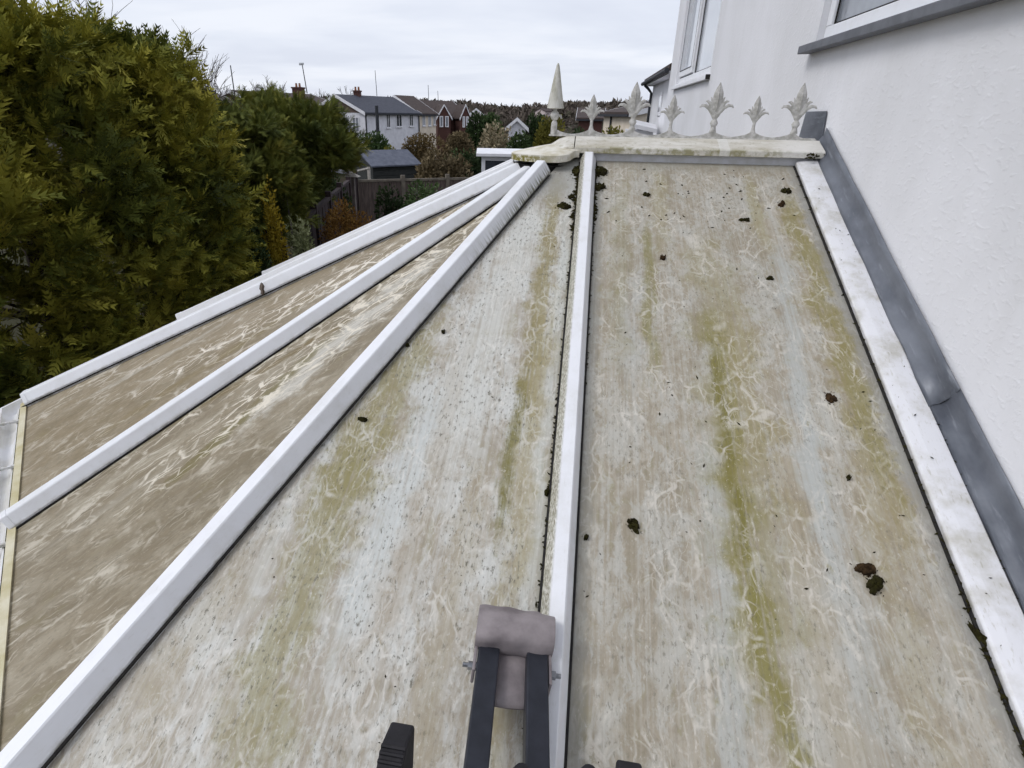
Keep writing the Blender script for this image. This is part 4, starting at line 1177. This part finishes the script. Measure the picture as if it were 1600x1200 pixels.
def house_box(name, K, fd, L, Wd, z0, ze, zr, label, wall, roof, windows=(), gable_windows=(), group=None, pipes=(), gable_top=None, over=.25, trim=True, fd_back=None):
    """K = front corner (left end), fd = direction of the front, depth goes away from the camera"""
    K = Vector((K[0], K[1], 0)); fd = Vector((fd[0], fd[1], 0)).normalized(); bd = Vector((-fd.y, fd.x, 0))
    if (K + bd * 3 - CAM).length < (K - bd * 3 - CAM).length: bd = -bd
    root = thing(name, (K.x, K.y, z0), label, 'house', group)
    q = lambda s_, d_, z_: K + fd * s_ + bd * d_ + UPV * z_
    MB().add([q(0, 0, z0), q(L, 0, z0), q(L, Wd, z0), q(0, Wd, z0), q(0, 0, ze), q(L, 0, ze), q(L, Wd, ze), q(0, Wd, ze)],
             [(0, 1, 5, 4), (1, 2, 6, 5), (2, 3, 7, 6), (3, 0, 4, 7), (4, 5, 6, 7)]).build('wall', wall, root)
    for s_ in (0, L):
        MB().add([q(s_, .02, ze), q(s_, Wd - .02, ze), q(s_, Wd / 2, zr - .02)], [(0, 1, 2)]).build('gable', gable_top or wall, root)
    sl = (zr - ze) / (Wd / 2); th = .16
    rf = MB()
    for sg in (0, 1):
        f = (lambda d_: d_) if sg == 0 else (lambda d_: Wd - d_)
        lo = -over
        P_ = [q(-over, f(lo), ze + sl * lo), q(L + over, f(lo), ze + sl * lo), q(L + over, Wd / 2, zr), q(-over, Wd / 2, zr)]
        rf.add(P_ + [p + UPV * th for p in P_], [(0, 1, 2, 3), (4, 5, 6, 7), (0, 1, 5, 4), (1, 2, 6, 5), (3, 0, 4, 7), (2, 3, 7, 6)])
    ro = rf.build('roof', roof, root)
    if trim:
        for s_ in (-over - .04, L + over + .01):
            for sg in (0, 1):
                f = (lambda d_: d_) if sg == 0 else (lambda d_: Wd - d_)
                a_ = [q(s_, f(-over), ze - sl * over - .12), q(s_, Wd / 2, zr - .12), q(s_, Wd / 2, zr + .17), q(s_, f(-over), ze - sl * over + .17)]
                MB().add(a_ + [p + fd * .03 for p in a_], [(0, 1, 2, 3), (4, 5, 6, 7), (0, 1, 5, 4), (2, 3, 7, 6), (0, 3, 7, 4), (1, 2, 6, 5)]).build('bargeboard', TRIM, ro)
        MB().add([q(-over, -over - .02, ze - .16), q(L + over, -over - .02, ze - .16), q(L + over, -over - .02, ze - .02), q(-over, -over - .02, ze - .02)] + [q(-over, -over - .1, ze - .16), q(L + over, -over - .1, ze - .16), q(L + over, -over - .1, ze - .02), q(-over, -over - .1, ze - .02)],
                 [(0, 1, 2, 3), (4, 5, 6, 7), (0, 1, 5, 4), (2, 3, 7, 6), (0, 3, 7, 4), (1, 2, 6, 5)]).build('gutter', PIPE, ro)
    def win(org, ud, nd, zc, w_, h_, dark):
        f = MB(); e = .07
        for (a, b_, c_, d_) in ((-w_ / 2, w_ / 2, -h_ / 2, -h_ / 2 + e), (-w_ / 2, w_ / 2, h_ / 2 - e, h_ / 2), (-w_ / 2, -w_ / 2 + e, -h_ / 2 + e, h_ / 2 - e), (w_ / 2 - e, w_ / 2, -h_ / 2 + e, h_ / 2 - e), (-.03, .03, -h_ / 2 + e, h_ / 2 - e)):
            f.obox(org + UPV * zc, ud, nd, UPV, (a, .01, c_), (b_, .06, d_))
        wo = f.build('window', TRIM, root)
        MB().obox(org + UPV * zc, ud, nd, UPV, (-w_ / 2 + .01, .004, -h_ / 2 + .01), (w_ / 2 - .01, .03, h_ / 2 - .01)).build('pane', GLASS_DARK if dark else GLASS, wo)
        MB().obox(org + UPV * zc, ud, nd, UPV, (-w_ / 2 - .06, .005, -h_ / 2 - .07), (w_ / 2 + .06, .12, -h_ / 2)).build('sill', TRIM, wo)
    for (s_, zc, w_, h_, dk) in windows: win(K + fd * s_, fd, -bd, zc, w_, h_, dk)
    for (d_, zc, w_, h_, dk) in gable_windows: win(K + bd * d_, bd, -fd, zc, w_, h_, dk)
    for s_ in pipes: MB().tube([q(s_, -.08, z0), q(s_, -.08, ze - .1)], .06, 6).build('downpipe', PIPE, root)
    return root, q
def chimney(root, c, w_, h_, mat, pots=2):
    ch = MB().box((c.x - w_ / 2, c.y - w_ / 2, c.z - 1.2), (c.x + w_ / 2, c.y + w_ / 2, c.z + h_)).box((c.x - w_ / 2 - .06, c.y - w_ / 2 - .06, c.z + h_), (c.x + w_ / 2 + .06, c.y + w_ / 2 + .06, c.z + h_ + .12)).build('chimney', mat, root)
    for k in range(pots):
        MB().lathe([(.11, 0), (.09, .3), (.11, .32)], (c.x + (k - (pots - 1) / 2) * .32, c.y, c.z + h_ + .12), 8).build('chimney_pot', simple('pot_clay', C(150, 104, 80)), ch)
    return ch
def aerial(px, py_top, py_bot, d, label, r=.03, arms=True):
    a, b_ = at(px[0], py_top, d), at(px[1], py_bot, d); b_ = Vector((a.x + (b_.x - a.x), a.y + (b_.y - a.y), b_.z))
    g = thing('aerial_mast', b_, label, 'aerial', 'aerial masts on the roofs')
    MB().tube([b_, a], [r, r * .8], 6).build('mast', PIPE, g)
    if arms:
        sd_ = Vector((cos(.5), -sin(.5), 0)); mb = MB(); l_ = d * .010
        mb.tube([a - sd_ * l_ * .7, a + sd_ * l_ * .4], r * .6, 4)
        up_ = sd_.cross(UPV)
        for k in range(5): mb.tube([a + sd_ * l_ * (-.6 + .22 * k) - UPV * l_ * .18, a + sd_ * l_ * (-.6 + .22 * k) + UPV * l_ * .18], r * .4, 4)
        mb.build('antenna', PIPE, g)
    return g
def pxdir(p0, d0, p1, d1):
    a, b_ = at(p0, 180, d0), at(p1, 180, d1); v = Vector((b_.x - a.x, b_.y - a.y, 0)); return a, v, v.length
def zat(px, py, d): return at(px, py, d).z

# white semi, cream semi, brick house
a, v, L = pxdir(570, 60, 654, 67)
zb_ = ground_z(a.x, a.y); ze_ = zat(575, 176.5, 60)
wins = [(L * .40, zat(622, 189, 63) , .62, 1.25, True), (L * .60, zat(635, 187, 65), .95, 1.3, True), (L * .84, zat(645, 187, 66), .7, 1.25, True)]
h1, q1 = house_box('white_semi_house', a, v, L, 6.4, zb_, ze_, ze_ + 1.4, 'white rendered house with slate roof beyond the cypress', WHITEW, SLATE, wins, [(1.1, ze_ - 1.0, .8, 1.3, False), (2.4, ze_ - 1.0, .8, 1.3, False)], pipes=(.05, L - .05), gable_top=TILEHUNG)
chimney(h1, q1(3.0, 3.2, ze_ + 1.4), .6, .45, BRICKW)
a2, v2, L2 = pxdir(655, 67.1, 681, 69.5)
house_box('cream_semi_house', a2, v2, L2, 6.2, zb_, ze_ - .03, ze_ + 1.6, 'cream rendered house joined to the white one', CREAMW, TILE_B, [(L2 * .25, zat(659, 187, 67), .5, 1.2, False), (L2 * .6, zat(668, 187, 68), .5, 1.2, False), (L2 * .9, zat(675, 188, 68), .4, .9, True)], over=.18)
MB_ = at(588, 160, 50); gp_ = thing('telegraph_pole', (MB_.x, MB_.y, ground_z(MB_.x, MB_.y)), 'dark pole standing in front of the white house', 'pole')
MB().tube([(MB_.x, MB_.y, ground_z(MB_.x, MB_.y)), (MB_.x, MB_.y, zat(588, 165, 50))], [.16, .13], 8).build('pole_shaft', PIPE, gp_)
a3, v3, L3 = pxdir(682, 74, 733, 77)
ze3 = zat(690, 184, 74)
h3, q3 = house_box('brick_house', a3, v3, L3, 7, ground_z(a3.x, a3.y), ze3, ze3 + 1.7, 'red brick house with white edged gable right of the cream house', BRICKW, TILE_B, over=.2)
for (p0, p1, wn) in ((684, 704, True), (721, 734, True)):
    ga, gv, gL = pxdir(p0, 73, p1, 73.3); gd = gv.normalized(); bd = Vector((-gd.y, gd.x, 0)); zt = zat(p0, 166, 73)
    q = lambda s_, d_, z_: Vector((ga.x, ga.y, 0)) + gd * s_ + bd * d_ + UPV * z_
    gz0 = ground_z(ga.x, ga.y)
    MB().add([q(0, 0, gz0), q(gL, 0, gz0), q(gL, 0, ze3), q(gL / 2, 0, zt), q(0, 0, ze3), q(0, 3, gz0), q(gL, 3, gz0), q(gL, 3, ze3), q(gL / 2, 3, zt), q(0, 3, ze3)],
             [(0, 1, 2, 3, 4), (0, 4, 9, 5), (1, 6, 7, 2), (4, 3, 8, 9), (3, 2, 7, 8)]).build('front_gable', BRICKW, h3)
    for sg in (0, 1):
        x0 = 0 if sg == 0 else gL
        ov = -.2 if sg == 0 else .2
        A_ = [q(x0 + ov, -.12, ze3 - .25), q(gL / 2, -.12, zt + .05), q(gL / 2, -.12, zt + .22), q(x0 + ov, -.12, ze3 - .02)]
        MB().add(A_ + [p + bd * .1 for p in A_], [(0, 1, 2, 3), (4, 5, 6, 7), (0, 1, 5, 4), (2, 3, 7, 6), (0, 3, 7, 4)]).build('bargeboard', TRIM, h3)
        B_ = [q(x0 + ov, 0, ze3 - .1), q(gL / 2, 0, zt + .14), q(gL / 2, 3.4, zt + .14), q(x0 + ov, 3.4, ze3 - .1)]
        MB().add(B_ + [p + UPV * .08 for p in B_], [(0, 1, 2, 3), (4, 5, 6, 7), (0, 1, 5, 4)]).build('gable_roof', TILE_B, h3)
    for fx in (.27, .70):
        wc = q(gL * fx, -.05, zat(690, 190, 73)); w_, h_ = gL * .28, 1.15
        f = MB()
        for (xa, xb, za, zb2) in ((-w_ / 2, w_ / 2, -h_ / 2, -h_ / 2 + .1), (-w_ / 2, w_ / 2, h_ / 2 - .1, h_ / 2), (-w_ / 2, -w_ / 2 + .1, -h_ / 2 + .1, h_ / 2 - .1), (w_ / 2 - .1, w_ / 2, -h_ / 2 + .1, h_ / 2 - .1)):
            f.obox(wc, gd, -bd, UPV, (xa, -.02, za), (xb, .05, zb2))
        wo = f.build('window', TRIM, h3)
        MB().obox(wc, gd, -bd, UPV, (-w_ / 2 + .02, -.03, -h_ / 2 + .02), (w_ / 2 - .02, .01, h_ / 2 - .02)).build('pane', GLASS, wo)
# pale gable and small white house
def gable_house(name, pL, pR, py_e, py_r, d, label, wall, roof, depth=8, py_b=None):
    ga, gv, gL = pxdir(pL, d, pR, d); gd = gv.normalized(); bd = Vector((-gd.y, gd.x, 0))
    ze, zt = zat((pL + pR) / 2, py_e, d), zat((pL + pR) / 2, py_r, d); g0 = ground_z(ga.x, ga.y)
    root = thing(name, (ga.x, ga.y, g0), label, 'house')
    q = lambda s_, d_, z_: Vector((ga.x, ga.y, 0)) + gd * s_ + bd * d_ + UPV * z_
    MB().add([q(0, 0, g0), q(gL, 0, g0), q(gL, 0, ze), q(gL / 2, 0, zt), q(0, 0, ze), q(0, depth, g0), q(gL, depth, g0), q(gL, depth, ze), q(gL / 2, depth, zt), q(0, depth, ze)],
             [(0, 1, 2, 3, 4), (0, 4, 9, 5), (1, 6, 7, 2), (4, 3, 8, 9), (3, 2, 7, 8), (5, 9, 8, 7, 6)]).build('wall', wall, root)
    ro = MB()
    for x0, ov in ((0, -.3), (gL, .3)):
        sl = (zt - ze) / (gL / 2)
        B_ = [q(x0 + ov, -.2, ze - sl * .3 + .02), q(gL / 2, -.2, zt + .03), q(gL / 2, depth + .2, zt + .03), q(x0 + ov, depth + .2, ze - sl * .3 + .02)]
        ro.add(B_ + [p + UPV * .14 for p in B_], [(0, 1, 2, 3), (4, 5, 6, 7), (0, 1, 5, 4), (1, 2, 6, 5), (2, 3, 7, 6), (3, 0, 4, 7)])
    r_o = ro.build('roof', roof, root)
    for x0, ov in ((0, -.3), (gL, .3)):
        A_ = [q(x0 + ov, -.24, ze - .45), q(gL / 2, -.24, zt - .1), q(gL / 2, -.24, zt + .2), q(x0 + ov, -.24, ze - .1)]
        MB().add(A_ + [p + bd * .03 for p in A_], [(0, 1, 2, 3), (4, 5, 6, 7), (0, 1, 5, 4), (2, 3, 7, 6)]).build('bargeboard', TRIM, r_o)
    return root
gable_house('pale_gable_house', 731, 757, 181, 171, 95, 'pale pink gable house behind the brick house', PINKW, TILE_B)
gable_house('small_white_house', 795, 822, 198, 187, 58, 'small white gabled building below the wooded hill', WHITEW, SLATE, 4)
# grey roofed house and chimney behind the cypress
a, v, L = pxdir(322, 48, 385, 52)
house_box('grey_roof_house', a, v, L, 8.5, ground_z(a.x, a.y), zat(360, 168, 48), zat(345, 134, 52), 'grey tiled roof with white bargeboard above the green cypress', WHITEW, TILE_G)
a, v, L = pxdir(420, 58, 535, 66)
h5, q5 = house_box('brown_roof_house', a, v, L, 8, ground_z(a.x, a.y), zat(470, 166, 60), zat(470, 147, 63), 'brown tiled roof with brick chimney above the green cypress', BRICKW, TILE_B)
cpt = at(467, 148, 62); chimney(h5, Vector((cpt.x, cpt.y, cpt.z)), .85, .5, BRICKW)
aerial((472, 480), 100, 146, 62, 'tall leaning aerial beside the brick chimney', .05)
aerial((360, 367), 102, 150, 52, 'aerial above the grey roof at the left', .05, False)
aerial((586, 589), 110, 150, 62, 'tall thin aerial on the white house chimney', .03, False)
aerial((669, 670), 133, 160, 78, 'faint aerial above the cream house', .035, False)
aerial((684, 685), 142, 162, 84, 'faint short aerial above the brick house', .035, False)
# cream building to the right, behind the cresting
a, v, L = pxdir(944, 44, 986, 40)
house_box('cream_house', a, v, L, 7, ground_z(a.x, a.y), zat(960, 178, 43), zat(960, 161, 46), 'cream rendered house seen between the fleurs', CREAMW, TILE_B, pipes=(L * .33,))
a, v, L = pxdir(905, 60, 942, 60)
house_box('dark_roof_house', a, v, L, 8, ground_z(a.x, a.y), zat(920, 186, 60), zat(920, 171, 63), 'low brown roof between the finial and the first fleur', BRICKW, TILE_B)

# neighbouring house continuing the terrace
nb = thing('neighbour_house', (3, 7, GZ), 'white neighbouring house end with dark gutter past the wall corner', 'house')
YN = 8.95; XN = .25
MB().box((XN, YB + .02, GZ), (6.5, YN, .70)).build('wall', RENDER, nb)
MB().add([(.10, YB + .02, .70), (.10, YN + .12, .70), (3.3, YN + .12, 2.3), (3.3, YB + .02, 2.3), (.10, YB + .02, .77), (.10, YN + .12, .77), (3.3, YN + .12, 2.37), (3.3, YB + .02, 2.37)],
         [(0, 1, 2, 3), (4, 5, 6, 7), (0, 1, 5, 4), (1, 2, 6, 5), (2, 3, 7, 6), (3, 0, 4, 7)]).build('roof', TILE_B, nb)
MB().box((.105, YB + .03, .665), (XN + .01, YN + .1, .697)).build('soffit', TRIM, nb)
MB().tube([(.075, YB + .02, .70), (.075, YN + .13, .70)], .03, 8).build('gutter', PIPE, nb)
MB().tube([(.085, YN - .22, .67), (.15, YN - .20, .62), (.215, YN - .18, .55), (.215, YN - .18, GZ)], .022, 8).build('downpipe', PIPE, nb)
wn = frame_rect(MB(), XN - .015, XN - .002, 7.3, 7.7, .2, .52, .05).build('window', TRIM, nb)
MB().box((XN - .012, 7.34, .24), (XN - .005, 7.66, .48)).build('pane', GLASS_PALE, wn)
# white lean-to roof just showing behind the cresting
lt = thing('lean_to', (-.4, 6.2, GZ), 'white glazed lean-to roof just behind the third fleur', 'lean-to')
p0, p1 = at(988, 196, 9), at(1026, 208, 9)
MB().add([(p0.x, p0.y, p0.z - .03), (p1.x, p1.y, p1.z), (p1.x + .1, p1.y + 1.2, p1.z + .05), (p0.x + .1, p0.y + 1.2, p0.z + .02), (p0.x, p0.y, p0.z + .02), (p1.x, p1.y, p1.z + .05), (p1.x + .1, p1.y + 1.2, p1.z + .1), (p0.x + .1, p0.y + 1.2, p0.z + .07)],
         [(0, 1, 2, 3), (4, 5, 6, 7), (0, 1, 5, 4), (1, 2, 6, 5), (2, 3, 7, 6), (3, 0, 4, 7)]).build('roof', TRIM, lt)
MB().box((p0.x - .02, p0.y + .1, GZ), (p0.x + .3, p0.y + 1.1, p0.z - .06)).build('wall', TRIM, lt)

# white garden room left of the hub
gr = thing('garden_room', tuple(at(790, 300, 16.5).xy) + (GZ,), 'white framed garden room with flat roof left of the hub', 'garden room')
D_ = 16.5
A_ = at(749, 241, D_); B_ = at(880, 241, D_)
dv = Vector((B_.x - A_.x, B_.y - A_.y, 0)); L = dv.length; dv.normalize(); bd = ray(752, 246); bd = Vector((bd.x, bd.y, 0)).normalized()
O_ = Vector((A_.x, A_.y, 0)); zr = A_.z
MB().obox(O_, dv, bd, UPV, (-.08, -.12, zr - .05), (L, 2.6, zr + .03)).build('roof', TRIM, gr, bevel=.01)
MB().obox(O_, dv, bd, UPV, (.06, -.02, zr - .11), (L, .04, zr - .052)).build('fascia', TRIM, gr)
fr = MB(); g0 = ground_z(O_.x, O_.y)
for k in range(5):
    x_ = .06 + k * .62; fr.obox(O_, dv, bd, UPV, (x_, .0, g0), (x_ + .10, .06, zr - .112))
fr.obox(O_, dv, bd, UPV, (.06, .002, zr - .15), (L, .058, zr - .115)); fr.obox(O_, dv, bd, UPV, (.06, .002, g0), (L, .058, g0 + .8))
fr.build('window_frame', TRIM, gr)
MB().obox(O_, dv, bd, UPV, (.08, .02, g0 + .6), (L, .03, zr - .13)).build('pane', GLASS_DARK, gr)
MB().obox(O_, dv, bd, UPV, (.062, .062, g0), (.12, 2.3, zr - .055)).build('side_wall', TRIM, gr)

# dark shed with grey felt roof
sh = thing('garden_shed', tuple(at(618, 300, 24).xy) + (ground_z(*at(618, 300, 24).xy),), 'dark timber shed with grey felt roof behind the fence', 'shed')
A_ = at(582, 258, 23.5); B_ = at(652, 258, 24.5)
dv = Vector((B_.x - A_.x, B_.y - A_.y, 0)); L = dv.length; dv.normalize(); bd = Vector((-dv.y, dv.x, 0)); O_ = Vector((A_.x, A_.y, 0)); ze = A_.z; g0 = ground_z(O_.x, O_.y); zr = ze + .42
SHEDW = simple('shed_timber_dark', C(58, 60, 58), C(44, 46, 46), 6, .85, stretch=(1, 1, 8)); FELT = simple('shed_felt_grey', C(98, 102, 114), C(80, 84, 96), 5, .85, bump=.2)
nb_ = 9
shw = MB().obox(O_, dv, bd, UPV, (0, .02, g0), (L, 1.78, ze)).build('wall', SHEDW, sh)
for k in range(nb_):
    MB().obox(O_, dv, bd, UPV, (0, .0 - .01, ze - .2 * (k + 1) + .015), (L, .018, ze - .2 * k)).build('board', SHEDW, shw)
for s_ in (0, L - .03):
    q = lambda x_, y_, z_: O_ + dv * x_ + bd * y_ + UPV * z_
    MB().add([q(s_, 0, ze), q(s_, 1.8, ze), q(s_, .9, zr), q(s_ + .03, 0, ze), q(s_ + .03, 1.8, ze), q(s_ + .03, .9, zr)], [(0, 1, 2), (3, 4, 5), (0, 2, 5, 3), (1, 2, 5, 4)]).build('gable', SHEDW, sh)
rf = MB()
for sg in (0, 1):
    f = (lambda y_: y_) if sg == 0 else (lambda y_: 1.8 - y_)
    P_ = [q(-.12, f(-.15), ze - .07), q(L + .12, f(-.15), ze - .07), q(L + .12, .9, zr), q(-.12, .9, zr)]
    rf.add(P_ + [p + UPV * .05 for p in P_], [(0, 1, 2, 3), (4, 5, 6, 7), (0, 1, 5, 4), (1, 2, 6, 5), (2, 3, 7, 6), (3, 0, 4, 7)])
rf.build('roof', FELT, sh)

# fences
FENCEW = simple('fence_timber_grey', C(104, 92, 86), C(78, 68, 64), 5, .9, stretch=(6, 6, .6)); FENCE_SHADED = simple('fence_timber_shaded', C(66, 54, 54), C(48, 40, 42), 5, .9, stretch=(6, 6, .6))  # the darker timber has the shade under the cypress in its colour
def fence(A_, B_, h, n, label, mat, postmat, group='garden fences'):
    A_ = Vector(A_); B_ = Vector(B_); dv = B_ - A_; dv.z = 0; L = dv.length; dv.normalize(); bd = Vector((-dv.y, dv.x, 0)); O_ = Vector((A_.x, A_.y, 0))
    g0 = min(ground_z(A_.x, A_.y), ground_z(B_.x, B_.y)) - .05
    zt = A_.z if A_.z > g0 + .5 else g0 + h
    root = thing('garden_fence', (A_.x, A_.y, g0), label, 'fence', group)
    sp = L / n; r_ = random.Random(n)
    for k in range(n + 1):
        MB().obox(O_ + dv * (k * sp), dv, bd, UPV, (-.055, -.055, g0), (.055, .055, zt + .10)).build('post', postmat, root)
    for k in range(n):
        o_ = O_ + dv * (k * sp + .058)
        MB().obox(o_, dv, bd, UPV, (0, -.045, zt - .06), (sp - .116, .045, zt)).build('rail', postmat, root)
        MB().obox(o_, dv, bd, UPV, (0, -.03, g0), (sp - .116, .03, g0 + .22)).build('gravel_board', postmat, root)
        nb_ = max(6, int((sp - .116) / .135)); w_ = (sp - .116) / nb_
        for j in range(nb_):
            t_ = r_.uniform(-.008, .008)
            MB().obox(o_, dv, bd, UPV, (j * w_ + .002, -.014 + t_, g0 + .22), ((j + 1) * w_ - .004, .006 + t_, zt - .06 - r_.uniform(0, .01))).build('board', mat, root)
fA = at(556, 281, 17.5); fB = at(765, 286, 18.6)
fence(fA, fB, 1.7, 3, 'timber fence with pale posts across the far end of the garden', FENCEW, simple('fence_post_pale', C(120, 112, 100), C(96, 90, 82), 6, .9))
fC = Vector((-5.0, 5.6, -1.35)); fD = Vector((fA.x, fA.y, -1.35))
fence(fC, fD, 1.6, 5, 'dark timber fence in the shade under the cypress', FENCE_SHADED, FENCE_SHADED)

# bird table and leaning stake
bt = thing('bird_table', tuple(at(551, 330, 11.5).xy) + (ground_z(*at(551, 330, 11.5).xy),), 'pale bird table on a post above the russet bush', 'bird table')
p0 = at(551, 276, 11.5); PALEW = simple('bird_table_pale', C(190, 184, 176), C(150, 144, 136), 10, .85); GREYW = simple('bird_table_post', C(120, 112, 108), C(96, 88, 86), 10, .85)
MB().box((p0.x - .03, p0.y - .03, GZ - .05), (p0.x + .03, p0.y + .03, p0.z)).build('post', GREYW, bt)
MB().add([(p0.x - .12, p0.y - .10, p0.z), (p0.x + .13, p0.y - .10, p0.z), (p0.x + .13, p0.y + .10, p0.z), (p0.x - .12, p0.y + .10, p0.z), (p0.x - .10, p0.y, p0.z + .07), (p0.x + .04, p0.y, p0.z + .06)],
         [(0, 1, 2, 3), (0, 1, 5, 4), (2, 3, 4, 5), (0, 4, 3), (1, 2, 5)]).build('roof', PALEW, bt, bevel=.004)
MB().tube([(p0.x - .09, p0.y, p0.z + .06), (p0.x - .085, p0.y, p0.z + .085), (p0.x - .08, p0.y, p0.z + .10)], [.03, .035, .012], 8).build('feeder', GREYW, bt)
s0, s1 = at(447, 305, 8.9), at(453, 342, 8.9)
stk = MB().tube([s1 - (s0 - s1) * 3.6, s1, s0], [.014, .013, .011], 6).build('garden_stake', GREYW, smooth=True)
tag(stk, 'thin leaning stake left of the russet bush', 'stake')
# pale timber frame beside the shed
tf = thing('timber_frame', tuple(at(562, 285, 19.5).xy) + (ground_z(*at(562, 285, 19.5).xy),), 'thin pale timber frame left of the shed', 'frame')
a0, a1 = at(550, 269, 19.5), at(576, 263, 20.5)
for p_ in (a0, a1): MB().box((p_.x - .04, p_.y - .04, ground_z(p_.x, p_.y) - .05), (p_.x + .04, p_.y + .04, p_.z + .04)).build('post', PALEW, tf)
MB().tube([a0, a1], .035, 4).build('rail', PALEW, tf)

# wooded hillside far off: one mass of bare and evergreen crowns
def far_wood():
    global RNG
    RNG = np.random.default_rng(77); P = []; S = []; K = []
    n = 5200
    az = RNG.uniform(radians(-52), radians(22), n); d = 150 + 380 * RNG.random(n) ** .7
    X = CAM.x + np.sin(az) * d; Y = CAM.y + np.cos(az) * d
    Z = np.array([ground_z(x_, y_) for x_, y_ in zip(X, Y)])
    hgt = RNG.uniform(1.8, 4.0, n) + 2.6 * RNG.random(n) ** 5; per = 34
    kind = RNG.random(n)
    cen = np.stack([X, Y, Z + hgt * .5], 1)
    dr = unit(RNG.normal(0, 1, (n, per, 3))); dr[..., 2] = np.abs(dr[..., 2]) * 1.1 - .25
    pos = cen[:, None, :] + dr * (hgt * np.array(.5))[:, None, None] * np.array((1.25, 1.25, .9)) * RNG.uniform(.4, 1, (n, per, 1))
    V, F, T = place(LEAFQ, pos.reshape(-1, 3), (dr + RNG.normal(0, .6, dr.shape)).reshape(-1, 3), np.repeat(hgt * .42, per) * RNG.uniform(.6, 1.3, n * per), RNG.normal(0, 1, (n * per, 3)), np.clip(np.repeat(kind, per) * .8 + RNG.uniform(0, .2, n * per), 0, 1))
    m_ = leaf_mat('far_wood', [(72, 74, 60), (90, 82, 74), (104, 94, 88), (98, 96, 78)], .95, .01)  # lightened low-contrast palette carries some distance haze
    o = bpy.data.objects.new('far_wood', np_mesh('far_wood', V, F, T, m_)); link(o)
    tag(o, 'brown winter woodland covering the far hillside', 'woodland', kind='stuff')
far_wood()
# roofs among the far trees
for k, (px, py, w_, d, lab) in enumerate([(765, 178, 14, 210, 'tiny far roof above the green trees, left one'), (860, 172, 16, 230, 'tiny far roof left of the finial spire'), (705, 168, 18, 190, 'tiny far roof above the brick house')]):
    a, v, L = pxdir(px - w_ / 2, d, px + w_ / 2, d + 3)
    ze = zat(px, py + 2.5, d)
    house_box('far_house', a, v, L, 6, ground_z(a.x, a.y), ze, zat(px, py - 2, d), lab, PINKW, TILE_B, trim=False, group='far houses on the hillside')
